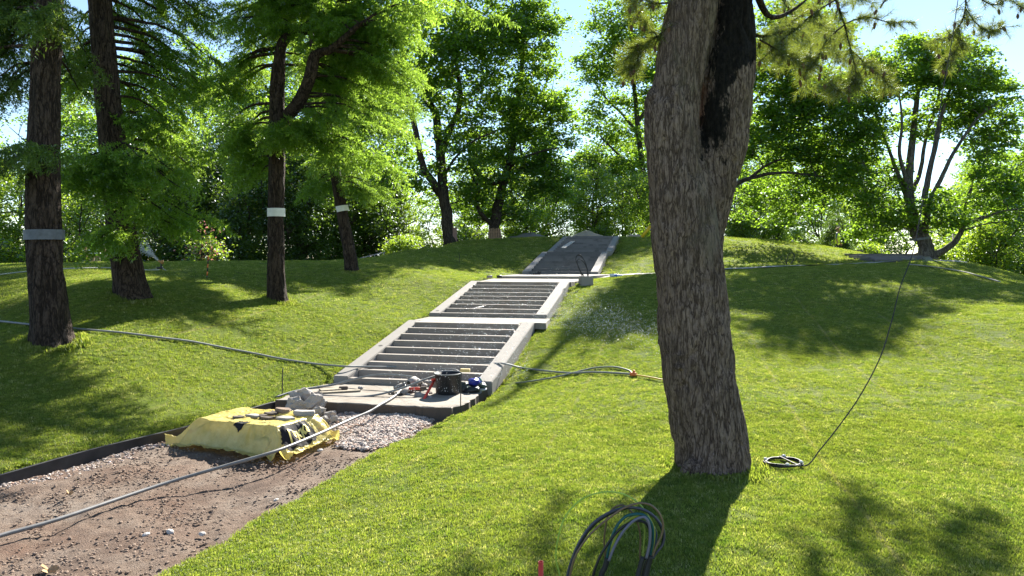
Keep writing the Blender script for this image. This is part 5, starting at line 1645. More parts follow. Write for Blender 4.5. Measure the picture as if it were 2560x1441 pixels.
# ------------------------------------------------------------------ things on the slab
def cyl_between(mb, a, b, r0, r1=None, n=12):
    mb.tube([np.asarray(a), (np.asarray(a) + np.asarray(b)) / 2, np.asarray(b)], [r0, (r0 + (r1 or r0)) / 2, r1 or r0], n)
bc = pf(1117, 990, zsl); bc[1] += .21
bkt = empty("mortar_bucket", bc, "black mortar bucket splashed with drops at the foot of the stairs", "bucket")
n = 36; ang = np.linspace(0, 2 * math.pi, n, endpoint=False)
prof = [(0, .0), (.17, .0), (.20, .02), (.217, .315), (.228, .32), (.228, .335), (.21, .335), (.195, .06), (0, .05)]
v = np.concatenate([np.c_[np.cos(ang) * max(r, .001), np.sin(ang) * max(r, .001), np.full(n, z)] for r, z in prof]) + bc
qd = np.concatenate([np.stack((k * n + np.arange(n), k * n + (np.arange(n) + 1) % n, (k + 1) * n + (np.arange(n) + 1) % n, (k + 1) * n + np.arange(n)), -1) for k in range(len(prof) - 1)])
obj("body", mesh_np("body", v, qd), plain("bucket_plastic", (.022, .022, .024), .5, .6, 25, .2), bkt)
mb = MB(); mb.tube(np.c_[np.cos(np.r_[ang, ang[:1]]) * .226, np.sin(np.r_[ang, ang[:1]]) * .226, np.full(n + 1, .338)] + bc, .010, 6, False); obj("rim", mb.mesh("rim"), RUBBER_GREY, bkt)
mb = MB(); mb.tube([bc + np.array((math.cos(a) * .22, -.02, .32 + .10 * math.sin(a))) for a in np.linspace(0, math.pi, 14)], .006, 6); obj("handle", mb.mesh("handle"), STEEL, bkt)
specks = MB()
for k in range(60):
    a = rng.uniform(3.3, 6.1); z = rng.uniform(.05, .30); r = .202 + .015 * z / .38 + .003
    c = bc + np.array((math.cos(a) * r, math.sin(a) * r, z)); s_ = rng.uniform(.002, .006)
    specks.add([c + np.array((0, 0, s_ * 2)), c + np.array((-math.sin(a), math.cos(a), 0)) * s_, c - np.array((0, 0, s_ * 2)), c - np.array((-math.sin(a), math.cos(a), 0)) * s_], q=[(0, 1, 2, 3)])
so = obj("drops", specks.mesh("drops", False), M("spatter", lambda: plain("spatter", (.6, .6, .58), .4)), bkt); so["kind"] = "stuff"
hose("steel_rod", [P(1085, 930, 12.8), P(1100, 934, 12.7), P(1113, 926, 12.7), P(1116, 936, 12.7)], .008, STEEL, "bent steel wire standing out of the bucket", "rod")

def handle_tool(a, b, r, mat, label, head=None, name="tool_handle", head_mat=None):
    root = empty(name, np.minimum(a, b), label, "tool")
    mb = MB(); cyl_between(mb, a, b, r); obj("shaft", mb.mesh("shaft"), mat, root)
    if head is not None:
        mb = MB(); mb.box((a + b) / 2 if head == 'mid' else b, (.10, .05, .05), .4); obj("head", bevelled(mb, "head", .01), head_mat or STEEL, root)
    return root
handle_tool(P(1057, 1004, 11.75), P(1086, 950, 12.2), .022, RED, "red tool handle leaning against the bucket", 'end', head_mat=RED)
handle_tool(P(1022, 972, 12.25), P(1058, 971, 12.2), .021, RED, "short red handle lying left of the bucket", 'end', head_mat=DARKROCK)
for k, (a, b, r, mt, lb) in enumerate([
    (P(1040, 986, 12.05), P(1066, 993, 11.95), .05, GREYROCK, "drilled concrete core lying in front of the red handle"),
    (P(1066, 995, 11.95), P(1080, 997, 11.95), .045, STEEL, "shiny metal sleeve right of the concrete core"),
    (P(1004, 986, 12.1), P(1022, 970, 12.3), .045, GREYROCK, "grey stone core tilted left of the red handle"),
    (P(1022, 958, 12.4), P(1038, 950, 12.55), .065, GREYROCK, "ring of concrete pipe on top of the tool heap"),
    (P(985, 972, 12.35), P(1006, 962, 12.4), .035, CONC, "pale concrete bar at the left end of the tool heap")]):
    root = empty("concrete_core", np.minimum(a, b), lb, "core piece")
    mb = MB(); cyl_between(mb, a, b, r, n=14); obj("body", mb.mesh("body"), mt, root)
    mb = MB(); d = unit(b - a); cyl_between(mb, a - d * .004, a + d * .012, r * .55, n=10); obj("bore_shade", mb.mesh("bore_shade"), MATS["hole_shade"], root)  # dark plug at the end, colour stands for shade in a bore
for k, (px, py, r, mt) in enumerate([(980, 988, .10, DARKROCK), (1000, 992, .09, DARKROCK), (1018, 990, .08, GREYROCK), (1032, 980, .08, DARKROCK), (1045, 975, .08, DARKROCK), (1062, 965, .07, GREYROCK), (1035, 996, .06, DARKROCK), (1075, 985, .07, DARKROCK), (1068, 955, .07, GREYROCK), (1052, 962, .08, DARKROCK), (1078, 958, .06, GREYROCK)]):
    d = 12.35 - (py - 980) * .018
    rock("debris_chunk", P(px, py, d), r * .8, 160 + k, mt, "dark debris piece %s from the left in the tool heap" % ords[k], "debris", "debris in the tool heap", (1.1, .8, .75), 2, .5)
# bags and bottles at the right end of the slab
def bag(px, py, r, seed, mat, label, cat="bag", sq=(1.2, .9, .8), d=12.5, name="plastic_bag"):
    rock(name, P(px, py, d), r, seed, mat, label, cat, None, sq, 3, .6, True)
bag(1172, 976, .15, 201, plain("black_bag", (.015, .015, .016), .35, .4, 30, .5), "crumpled black bag right of the bucket", sq=(1.5, 1, .7))
bag(1187, 955, .085, 202, plain("blue_bag", (.03, .035, .30), .3, .4, 30, .4), "crumpled dark blue bag against the right cheek wall")
bag(1198, 974, .09, 205, plain("white_bag", (.62, .64, .66), .35, .2, 30, .4), "torn white plastic wrapping at the slab's right edge", sq=(1.4, .8, .35))
bag(1207, 966, .075, 206, plain("green_bag", (.03, .06, .05), .35, .4, 30, .4), "dark green bag by the end of the cheek wall", sq=(1.4, .8, .7))
def bottle(a, b, r, mat, cap_mat, label, band=None):
    root = empty("bottle", np.minimum(a, b), label, "bottle")
    p = np.array([a + (b - a) * t for t in (0, .04, .3, .62, .75, .86, .94)])
    mb = MB(); mb.tube(p, r * np.array((.8, 1, 1, 1, .85, .4, .36)), 14); obj("body", mb.mesh("body"), mat, root)
    mb = MB(); mb.tube([p[-1], a + (b - a) * .97, b], r * .42, 10); obj("cap", mb.mesh("cap"), cap_mat, root)
    if band is not None:
        mb = MB(); mb.tube([a + (b - a) * t for t in (.3, .4, .55)], r * 1.02, 14, False); obj("band", mb.mesh("band"), band, root)
    return root
CLEARP = plain("clear_plastic", (.55, .62, .66), .15, .1, 10)
BLUEP = plain("blue_plastic", (.05, .13, .55), .4, .15, 10)
GREENP = plain("green_plastic", (.20, .30, .24), .25, .15, 10)
bottle(P(1199, 962, 12.75), P(1199, 944, 12.75), .045, GREENP, BLUEP, "pale green bottle standing beside the blue bag", BLUEP)
# stakes
stake_a = flat_at(705, 992, zsl - .08); 
hose("iron_stake", [stake_a - np.array((0, 0, .25)), P(706, 955, stake_a[1]), P(707, 921, stake_a[1])], .009, PLASTIC_BLACK, "thin black iron stake left of the slab beside the heap", "stake", 8, 6)
sb = P(1151, 1016, 11.15)
hose("iron_stake", [sb - np.array((0, 0, .2)), P(1152, 970, 11.15), P(1153, 932, 11.15)], .009, PLASTIC_BLACK, "thin black iron stake before the bucket carrying a wood block", "stake", 8, 6)
mb = MB(); mb.box(P(1163, 926.5, 11.15), (.145, .06, .05), -.15); tag(obj("wood_block", bevelled(mb, "wood_block", .004), WOOD_NEW), "small yellow wood block on top of the stake by the bucket", "block")
# boards and stones on the slab
for a, b, w, h, mt, lb in ((P(786, 988, 12.2), P(901, 968, 12.45), .10, .025, WOOD, "long weathered board lying across the slab's left half"),
                           (P(800, 980, 12.45), P(850, 976, 12.6), .22, .03, WOOD, "short wide board end behind the long board")):
    root = MB(); c = (a + b) / 2; c[2] = zsl + h / 2 + .004; e = b - a
    root.box(c, (np.hypot(e[0], e[1]), w, h), math.atan2(e[1], e[0])); tag(obj("board", bevelled(root, "board", .004), mt), lb, "board")
mb = MB(); mb.box(pf(859, 970, zsl + .03), (.15, .09, .055), .2); tag(obj("brick_piece", bevelled(mb, "brick_piece", .012), DARKROCK), "dark brown block lying on the slab near the first step", "block")
rock("stone", pf(902, 970, zsl + .03), .04, 220, GREYROCK, "small stone at the right end of the long board", "stone")

# ------------------------------------------------------------------ bands round the trunks
def band(pts, d, r, w, mat, label):
    """strip wrapped round a trunk: centre pixel, trunk radius, width in metres"""
    c = P(pts[0], pts[1], d); c2 = P(pts[2], pts[3], d)
    ax = unit(c2 - c)
    mb = MB(); p = [c - ax * w / 2, c, c + ax * w / 2]
    v, q_, _ = tube_geo(p, r, 40, False)
    cen = np.repeat(np.array(p), 40, 0)
    v = cen + (v - cen) * (1 + .012 * np.sin(np.tile(np.arange(40), 3) * .9))[:, None]
    mb.add(v, q_)
    cap_in, q2, _ = tube_geo(p, r * .96, 40, False); mb.add(cap_in, q2[:, ::-1])
    return tag(obj("trunk_band", mb.mesh("trunk_band"), mat), label, "band", "bands wrapped round tree trunks")
band((111, 588, 110, 540), 11.5, px2m(45, 11.5), .155, GREY_CLOTH, "wide grey plastic band round the far left larch")
band((690.5, 532, 690, 480), 17, px2m(22, 17), .19, WHITE_CLOTH, "white band round the two-stemmed larch's trunk")
band((855.5, 522.5, 848, 480), 22, px2m(15.8, 22), .17, WHITE_CLOTH, "white band round the slender larch nearest the stairs")
band((2299, 597, 2295, 570), 33.5, .42, .10, GREY_CLOTH, "grey band round the base of the right maple")

# ------------------------------------------------------------------ foreground cable bundle
BD = 4.4
def zp(pts, d=BD, dz=0.0):
    return [P(1380 + a / 6.52, 1220 + b / 6.52, d + dz) for a, b in pts]
cb = empty("cable_bundle", P(1530, 1500, BD), "loops of coloured cable sticking out of the lawn in the foreground", "cables")
def cable(pts, r, c, d=BD, rough=.4):
    hose("cable", zp(pts, d), r * 1.3, M("cable_%02x%02x%02x" % tuple(int(x * 255) for x in c), lambda: plain("cable_sheath", c, rough, .1, 10)), "", "", len(pts) * 8, 8, cb)
cable([(150, 1900), (125, 1441), (70, 1200), (70, 1000), (130, 700), (250, 420), (480, 190), (750, 85), (1000, 70), (1200, 120), (1400, 240), (1550, 430), (1650, 620), (1665, 800), (1630, 1000), (1600, 1130)], .0034, (.34, .50, .07), BD + .06)
cable([(180, 1850), (250, 1441), (320, 1180), (450, 880), (650, 600), (900, 420), (1150, 330), (1300, 320), (1500, 360), (1680, 480), (1800, 650), (1830, 780), (1800, 930), (1700, 1060), (1640, 1150)], .0062, (.05, .05, .075), BD)
cable([(200, 1850), (275, 1441), (345, 1180), (480, 880), (680, 610), (920, 440), (1150, 350), (1300, 330), (1500, 370), (1690, 500), (1790, 680), (1815, 800), (1780, 950), (1680, 1080)], .0055, (.012, .012, .014), BD + .03)
cable([(230, 1850), (290, 1441), (380, 1120), (560, 830), (780, 610), (950, 480), (1150, 340), (1350, 265), (1470, 250), (1620, 290), (1750, 420), (1810, 600), (1780, 780), (1700, 950), (1640, 1110)], .0052, (.16, .10, .055), BD - .03)
cable([(870, 1180), (850, 850), (880, 600), (920, 430), (1020, 320), (1130, 285), (1220, 320), (1310, 410), (1390, 560), (1440, 800), (1430, 1150)], .0045, (.17, .11, .06), BD + .08)
cable([(880, 1200), (960, 850), (1060, 620), (1200, 470), (1350, 430), (1480, 440), (1580, 520), (1640, 650), (1640, 900), (1590, 1150)], .0068, (.004, .085, .08), BD - .01)
cable([(910, 1190), (960, 1000), (1060, 760), (1180, 590), (1330, 480), (1480, 450), (1600, 520), (1660, 680), (1660, 850), (1615, 1120)], .0058, (.42, .46, .05), BD + .015)
cable([(925, 1190), (1020, 950), (1150, 730), (1280, 580), (1400, 500), (1500, 480), (1570, 560), (1600, 700), (1590, 900), (1540, 1150)], .0066, (.14, .135, .18), BD - .04)
cable([(905, 1190), (1000, 870), (1140, 640), (1280, 500), (1400, 450), (1500, 460), (1600, 560), (1690, 720), (1690, 880), (1630, 1120)], .006, (.04, .055, .12), BD + .03)
cable([(600, 1850), (670, 1441), (740, 1220), (840, 1020), (1000, 790), (1150, 640), (1300, 560), (1420, 540), (1540, 590), (1590, 720), (1580, 950), (1510, 1170)], .0062, (.010, .010, .011), BD - .02)
cable([(930, 1190), (1010, 980), (1130, 780), (1290, 600), (1400, 540), (1470, 560), (1510, 700), (1500, 900), (1480, 1150)], .0042, (.28, .36, .06), BD + .05)
cable([(1400, 1850), (1500, 1300), (1560, 1150), (1610, 1000), (1620, 760), (1560, 600), (1450, 540), (1330, 560), (1150, 740), (1020, 960), (900, 1200)], .0055, (.012, .012, .012), BD + .06)
for pts, r in (([(720, 1900), (800, 1441), (860, 1300), (905, 1140)], .0165), ([(1330, 1900), (1400, 1441), (1480, 1130)], .0150), ([(1420, 1900), (1525, 1441), (1610, 1095)], .0175)):
    hose("sleeve", zp(pts, BD - .01), r, PLASTIC_BLACK, "", "", 16, 14, cb)
# red tube
ra = P(1352, 1505, 4.15)
rt = empty("red_tube", ra, "short red plastic tube standing at the bottom edge", "tube")
p0 = P(1352, 1404, 4.15); nn_ = 20
ang = np.linspace(0, 2 * math.pi, nn_, endpoint=False)
prof = [(.0145, ra[2] - .1), (.0145, p0[2]), (.0115, p0[2]), (.0115, p0[2] - .08)]
v = np.concatenate([np.c_[np.cos(ang) * r + ra[0], np.sin(ang) * r + ra[1], np.full(nn_, z)] for r, z in prof])
qd = np.concatenate([np.stack((k * nn_ + np.arange(nn_), k * nn_ + (np.arange(nn_) + 1) % nn_, (k + 1) * nn_ + (np.arange(nn_) + 1) % nn_, (k + 1) * nn_ + np.arange(nn_)), -1) for k in range(3)])
obj("wall", mesh_np("wall", v, qd), RED, rt)
hose("tube_shade", [np.array((ra[0], ra[1], p0[2] - .07)), np.array((ra[0], ra[1], p0[2] - .06))], .0115, MATS["hole_shade"], "", "", 4, 12, rt)  # dark plug, its colour stands for the shade inside the tube

# ------------------------------------------------------------------ black cable: coil on the lawn, hanging from the pine
cc = ray_ground(1958, 1161, lift=.02)
cr = []
for k in range(150):
    a = k / 150 * 2 * math.pi * 4.2 + .4
    rr = .165 + .012 * math.sin(k * .37) + .01 * math.sin(k * .11)
    cr.append(cc + np.array((math.cos(a) * rr * 1.05, math.sin(a) * rr, .012 + .012 * (k / 150) + .01 * math.sin(a * 1.7))))
tail = [P(2012, 1165, 7.35), P(2050, 1125, 7.4), P(2100, 1062, 7.45), P(2150, 990, 7.5), P(2200, 895, 7.55), P(2230, 800, 7.6), P(2250, 720, 7.65), P(2285, 620, 7.8), P(2318, 440, 8.0), P(2345, 300, 8.15), P(2362, 200, 8.25), P(2380, 100, 8.35), P(2395, 0, 8.45), P(2405, -60, 8.5)]
bk = empty("black_cable", cc, "thin black cable hanging from the pine down to its coil on the lawn", "cable")
mb = MB(); mb.tube(np.array(cr), .0075, 6); obj("coil", mb.mesh("coil"), PLASTIC_BLACK, bk)
mb = MB(); tt = smooth_path([cr[-1]] + tail, 140); mb.tube(tt, np.linspace(.0075, .0042, 140), 6); obj("strand", mb.mesh("strand"), PLASTIC_BLACK, bk)
mb = MB()
for a in (1.2, 2.9, 4.6, 5.8):
    c = cc + np.array((math.cos(a) * .172, math.sin(a) * .165, .025)); mb.tube([c + np.array((-.015, 0, .012)), c + np.array((0, 0, .018)), c + np.array((.015, 0, .012))], .012, 6)
obj("tie", mb.mesh("tie"), WHITE_CLOTH, bk)

# ------------------------------------------------------------------ lamp footing with cable loops
lf = ray_ground(1466, 716)
ft = empty("lamp_footing", lf, "square concrete lamp footing with cable loops by the cross path", "footing")
fc_ = P(1466, 703, lf[1]); mb = MB(); mb.box(fc_ + np.array((0, .17, -.04)), (.375, .36, .36), .1); obj("block", bevelled(mb, "block", .02, 2), CONC, ft)
for pts, r in (([(1462, 695), (1450, 675), (1441, 655), (1440, 645), (1446, 637), (1455, 642), (1464, 660), (1470, 680), (1471, 696)], .014),
               ([(1460, 695), (1447, 672), (1443, 655), (1448, 648), (1458, 655), (1467, 672), (1469, 696)], .013),
               ([(1456, 696), (1446, 668), (1440, 652), (1441, 641), (1450, 640), (1461, 652), (1468, 672), (1470, 696)], .012)):
    hose("cable_loop", [P(a, b, lf[1] + .15) for a, b in pts], r, PLASTIC_BLACK, "", "", 60, 6, ft)
wb = ray_ground(1540, 690, lift=.05)
bottle(wb + np.array((-.2, 0, 0)), wb + np.array((.22, .05, 0)), .055, CLEARP, BLUEP, "clear water bottle with blue cap lying on the cross path", BLUEP)
mb = MB(); a = s3(ST['b3'], -SW / 2 + .75, -.9, z_l3 + .03); mb.box(a, (.28, .1, .06), .3); mb.box(a + np.array((.1, .02, .05)), (.12, .1, .08), .5)
tag(obj("hand_trowel", bevelled(mb, "hand_trowel", .008), PLASTIC_BLACK), "small dark tool left on the slab below the upper stairs", "tool")
mb = MB()
pa, pb2 = P(1407, 630, 34.4), P(1432, 606, 36.8)
zr = lambda p: np.array((p[0], p[1], stair_level(np.array([p[0]]), np.array([p[1]]))[0] + .05))
pa, pb2 = zr(pa), zr(pb2); e = pb2 - pa
R = np.array(Vector(e).to_track_quat('X', 'Z').to_matrix()); mb.box((pa + pb2) / 2, (np.linalg.norm(e), .22, .04), rot=R)
tag(obj("board", bevelled(mb, "board", .006), plain("pale_board", (.45, .42, .38), .8)), "pale board lying up the topmost flight of steps", "board")
for k, (px, py) in enumerate(((1218, 693), (1190, 712), (1243, 692))):
    d = 22.0; mb = MB(); c = P(px, py, d if k != 2 else 24.8); cyl_between(mb, c, c + np.array((.14, .06, .01)), .045); 
    tag(obj("core_piece", mb.mesh("core_piece"), CONC if k < 2 else PLASTIC_BLACK), ["pale drilled core on the top left of the middle flight", "white tube lying on the second highest middle step", "dark lump at the left corner of the upper slab"][k], "core piece")
mb = MB(); a = P(1135, 784, 18.3); b = P(1232, 763, 19.0); mb.tube([a, (a + b) / 2 + np.array((0, 0, .03)), b], .008, 5); tag(obj("wire", mb.mesh("wire"), STEEL), "thin pale wire stretched across the middle flight", "wire")

# ------------------------------------------------------------------ crest: sand heaps, guards, railing, pole
SAND = m_concrete("sand", (.42, .33, .23)); ASPH = m_concrete("grey_grit", (.27, .25, .24))
def heap(px, py, d, wpx, h, mat, label, seed):
    c = P(px, py, d); w = wpx / FPX * d / 2; n = 28
    a = np.linspace(-1, 1, n); A, B = np.meshgrid(a, a); r = np.hypot(A, B)
    q_ = np.stack((A.ravel() * 2, B.ravel() * 2, A.ravel() * 0), -1)
    z = h * np.clip(1 - r, 0, 1) ** .8 * (1 + .45 * fbm(q_ * 1.5, seed).reshape(A.shape)) - .15
    v = np.stack((c[0] + A * w, c[1] + B * w * .8, c[2] + z), -1).reshape(-1, 3)
    k = (np.arange(n - 1)[:, None] * n + np.arange(n - 1)[None, :]).ravel()
    o = obj("sand_heap" if mat is SAND else "grit_heap", mesh_np("heap", v, np.stack((k, k + 1, k + n + 1, k + n), -1)), mat)
    tag(o, label, "heap")
heap(1320, 596, 41.5, 140, .5, ASPH, "low grey grit heap on the crest left of the top step", 5)
heap(1468, 592, 41.5, 120, .42, SAND, "brown sand heap on the crest above the topmost step", 6)
heap(1585, 594, 41.5, 70, .35, SAND, "small earth heap on the crest right of the stairs", 8)
gd = empty("tree_guard", gpt(1238, 40.0), "slatted wooden guard round the foot of the forked maple", "guard")
g0 = gpt(1238, 40.0)
for k in range(7):
    mb = MB(); x = g0[0] - .30 + k * .095; mb.box((x, 39.95 + .02 * (k % 2), g0[2] + .32), (.07, .025, .72 + .04 * (k % 3)), 0); obj("slat", mb.mesh("slat", False), M("guard_wood", lambda: plain("guard_wood", (.30, .19, .12), .8, .2)), gd)
for z in (.18, .5):
    mb = MB(); mb.box((g0[0], 39.985, g0[2] + z), (.66, .02, .06)); obj("rail", mb.mesh("rail", False), MATS["guard_wood"], gd)
mb = MB(); a = gpt(1137, 38.2); mb.box(a + np.array((0, 0, .42)), (.22, .03, 1.0), .3); tag(obj("board", mb.mesh("board", False), plain("pink_board", (.26, .15, .12), .8)), "reddish board leaning at the foot of the twin-stemmed maple", "board")
rl = empty("railing", P(940, 640, 33), "thin grey metal railing behind the slender larch", "railing")
for z in (0, .35):
    hose("rail", [P(898, 647, 32.5) - np.array((0, 0, z)), P(925, 640, 33) - np.array((0, 0, z)), P(962, 631, 33.5) - np.array((0, 0, z))], .022, STEEL, "", "", 6, 6, rl)
for k in range(6):
    c = P(902 + k * 11.5, 646 - k * 2.9, 32.6 + k * .17); hose("post", [c - np.array((0, 0, 1.0)), c], .018, STEEL, "", "", 3, 6, rl)
yp = empty("yellow_pole", P(1610, 592, 39.5), "thick yellow pole leaning on the crest beside the pine", "pole")
mb = MB(); cyl_between(mb, P(1604, 594, 39.5), P(1626, 566, 39.5), .085, n=14); obj("body", mb.mesh("body"), plain("yellow_paint", (.75, .50, .02), .45), yp)
mb = MB(); cyl_between(mb, P(1624, 568.5, 39.5), P(1627, 565, 39.5), .095, n=14); obj("end_cap", mb.mesh("end_cap"), plain("yellow_cap", (.55, .38, .02), .45), yp)
# stub with twig in the left lawn
sg = ray_ground(1148, 657)
hose("sapling_stub", [sg - np.array((0, 0, .05)), sg + np.array((.01, 0, .18)), sg + np.array((-.01, 0, .35))], .010, PLASTIC_BLACK, "thin dark twig on a black valve in the lawn left of the stairs", "valve", 8, 5)
# cable loops on the right mound
rg = ray_ground(1966, 663)
lp_ = empty("cable_loops", rg, "thin dark cable loops standing on the right mound", "cables")
for pts in ([(1963, 664), (1955, 652), (1951, 645), (1958, 639), (1964, 645), (1966, 664)], [(1966, 664), (1970, 640), (1978, 633), (1986, 637), (1985, 648), (1976, 660), (1970, 665)], [(1967, 664), (1968, 645), (1975, 634), (1984, 636), (1984, 650), (1974, 664)]):
    hose("cable_loop", [P(a, b, rg[1]) for a, b in pts], .012, PLASTIC_BLACK, "", "", 40, 5, lp_)

# ------------------------------------------------------------------ right-hand steps above the cross path
rs0 = ray_ground(2250, 655)
rs = empty("concrete_staircase", P(2250, 656, 30.5), "wide low grey steps on the right mound before the maple", "stairs", "flights of concrete stairs up the hill")
for k in range(5):
    t0 = k / 5
    l0 = P(2200 - 13 * k, 657 - 4.6 * k, 30.2 + k * .95); r0_ = P(2318 - 4 * k, 656 - 4.0 * k, 30.2 + k * .95)
    mb = MB(); h = .13
    p = [np.array((l0[0], l0[1], l0[2] - .3)), np.array((r0_[0], r0_[1], l0[2] - .3)), np.array((r0_[0] - .1, r0_[1] + 1.1, l0[2] - .3)), np.array((l0[0] - .2, l0[1] + 1.1, l0[2] - .3)),
         np.array((l0[0], l0[1], l0[2] + h - .06)), np.array((r0_[0], r0_[1], l0[2] + h - .06)), np.array((r0_[0] - .1, r0_[1] + 1.1, l0[2] + h - .06)), np.array((l0[0] - .2, l0[1] + 1.1, l0[2] + h - .06))]
    hexa(mb, p); obj("step", bevelled(mb, "step", .015), CONC_STEP_SHADE, rs)
mb = MB(); a0, a1 = P(2322, 656, 30.2), P(2303, 639, 34.8)
hexa(mb, [a0 + np.array((-.12, 0, -.3)), a0 + np.array((.26, 0, -.3)), a1 + np.array((.3, 0, -.4)), a1 + np.array((-.1, 0, -.4)), a0 + np.array((-.12, 0, .06)), a0 + np.array((.26, 0, .06)), a1 + np.array((.3, 0, .06)), a1 + np.array((-.1, 0, .06))])
obj("cheek_wall", bevelled(mb, "cheek_wall", .015), CONC, rs)
hose("rope_strip", [ray_ground(a, b, lift=.03) for a, b in ((2270, 661), (2300, 664), (2340, 669), (2380, 675), (2420, 683), (2450, 691), (2500, 705))], .022, plain("grey_strip", (.33, .31, .27), .8, .5, 3), "crumpled pale fabric strip along the crest at right", "strip", 60, 6)
mb = MB()
a = P(2105, 623, 41); b = P(2150, 632, 40)
mb.box((a + b) / 2, (1.2, .5, .1), -.5); tag(obj("kerb_stone", bevelled(mb, "kerb_stone", .02), CONC), "pale kerb stone beside the feet of the right worker", "kerb")

# ------------------------------------------------------------------ sprinklers and marker stake on the left lawn
sg = ray_ground(400, 676)
spk = empty("sprinkler", sg, "tripod lawn sprinkler throwing a jet beside the second larch", "sprinkler")
D = sg[1]
SPB = plain("sprinkler_black", (.03, .026, .022), .5); SPO = plain("sprinkler_brass", (.40, .20, .05), .4)
for b in ((372, 677), (423, 683), (405, 668)):
    hose("leg", [P(402, 668, D), P(b[0], b[1] , D + (0.3 if b[0] == 405 else -.05))], .012, STEEL, "", "", 4, 6, spk)
hose("riser", [P(402, 671, D), P(403, 662, D), P(403, 657, D)], .022, SPB, "", "", 6, 8, spk)
mb = MB(); mb.box(P(400, 670, D), (.14, .09, .05)); obj("body", bevelled(mb, "body", .012), SPB, spk)
mb = MB(); cyl_between(mb, P(407, 659, D), P(396, 652, D), .026); mb.box(P(406, 655.5, D), (.05, .04, .09)); obj("nozzle", mb.mesh("nozzle"), SPO, spk)
DROP = None
def m_drop():
    k = N("water_drop"); k.t.nodes.remove(k.b)
    d = k.n("ShaderNodeBsdfTranslucent"); d.inputs[0].default_value = (.95, .97, 1, 1)
    g = k.n("ShaderNodeBsdfGlossy"); g.inputs["Roughness"].default_value = .15
    e = k.n("ShaderNodeBsdfDiffuse"); e.inputs[0].default_value = (.9, .93, .95, 1)
    m1 = k.n("ShaderNodeMixShader"); m1.inputs[0].default_value = .5; k.l(d.outputs[0], m1.inputs[1]); k.l(g.outputs[0], m1.inputs[2])
    m2 = k.n("ShaderNodeMixShader"); m2.inputs[0].default_value = .25; k.l(m1.outputs[0], m2.inputs[1]); k.l(e.outputs[0], m2.inputs[2])
    k.l(m2.outputs[0], k.out.inputs[0]); return k.m
DROP = m_drop()
OCT_V = np.array(((1, 0, 0), (-1, 0, 0), (0, 1, 0), (0, -1, 0), (0, 0, 1), (0, 0, -1)), float)
OCT_T = np.array(((0, 2, 4), (2, 1, 4), (1, 3, 4), (3, 0, 4), (2, 0, 5), (1, 2, 5), (3, 1, 5), (0, 3, 5)))
def drops(name, pts, r, label, stretch=1.6, parent=None):
    n = len(pts); r = np.broadcast_to(r, (n,))
    v = (OCT_V[None] * np.array((1, 1, stretch))) * r[:, None, None]
    sk = rng.normal(0, .5, (n, 1, 2)); v[:, :, :2] += sk * v[:, :, 2:]
    v = v + np.asarray(pts)[:, None]
    t = OCT_T[None] + (np.arange(n) * 6)[:, None, None]
    o = obj(name, mesh_np(name, v.reshape(-1, 3), t.reshape(-1, 3)), DROP, parent)
    return tag(o, label, "water", kind="stuff")
j0, j1 = P(396, 652, D), P(352, 612, D)
t = rng.random(900) ** .8
pts = j0 + (j1 - j0) * t[:, None] + rng.normal(0, 1, (900, 3)) * (.008 + .09 * t ** 1.5)[:, None]
drops("water_jet", pts, rng.uniform(.004, .010, 900), "white jet of water from the tripod sprinkler")
# spray drifting over the middle of the stairs and the lawn beside them
pts = []
for k in range(5200):
    u = rng.random()
    px = 1660 - 290 * u ** 1.1; py = 862 - 92 * u + rng.normal(0, 26 + 14 * u)
    pts.append(P(px, py, 15.4 + 1.2 * u + rng.normal(0, 1.3)))
drops("water_spray", np.array(pts), rng.uniform(.0022, .0055, len(pts)), "fine water spray drifting over the lawn right of the stairs")
pts = [P(rng.uniform(1140, 1400) , rng.uniform(712, 800), 16.5 + rng.normal(0, .4)) for _ in range(800)] + [P(1000 + 320 * math.sqrt(rng.random()), rng.uniform(800, 950), 12.9 + rng.normal(0, .3)) for _ in range(1000)] + [P(rng.uniform(960, 1180), rng.uniform(920, 1010), 11.9 + rng.normal(0, .2)) for _ in range(120)]
drops("water_drops", np.array(pts), rng.uniform(.0025, .006, len(pts)), "scattered falling water drops over the two lower flights")
ms = ray_ground(517, 698)
mk = empty("marker_stake", ms, "thin orange and black striped stake in the left lawn", "stake")
for k in range(6):
    a = P(517 + k * .7, 699 - k * 9.7, ms[1]); b = P(517 + (k + 1) * .7, 699 - (k + 1) * 9.7, ms[1])
    hose("stripe", [a, b], .016, ORANGE if k % 2 else PLASTIC_BLACK, "", "", 3, 8, mk)
hose("garden_hose", [ray_ground(a, b, lift=.03) for a, b in ((-30, 690), (0, 687), (50, 681), (120, 674), (200, 671), (260, 670), (330, 672), (372, 676), (398, 675))], .014, plain("pale_hose", (.45, .46, .42), .5), "pale garden hose leading to the tripod sprinkler", "hose", 60, 6)
# flowering shrub glimpsed between the dark trees
FLOWER = leaf_mat("pink_petal", (.45, .13, .12), (.65, .30, .22), (.7, .3, .25), .4, .1)
fb = proto_tree(31, 1.7, .8, 60, 26, LEAF_BRIGHT, BARK_DARK, .10, .4, .8, .1, 3)
fx = (515 - CXP) / FPX * 30; fz = G(fx, 30.0)
fr_ = empty("flowering_shrub", (fx, 30, fz), "shrub with salmon pink flowers before the dark evergreens", "shrub")
for nm, me in zip(("stems", "foliage"), fb):
    o = bpy.data.objects.new(nm, me); col.objects.link(o); o.parent = fr_
cs = np.array((fx, 30, fz)) + rng.normal(0, 1, (260, 3)) * np.array((.42, .4, .5)) + np.array((0, -.15, 1.15))
v, t = leaf_geo(cs, rng.uniform(.06, .12, 260), .4); obj("blossom", mesh_np("blossom", v, t, False), FLOWER, fr_)

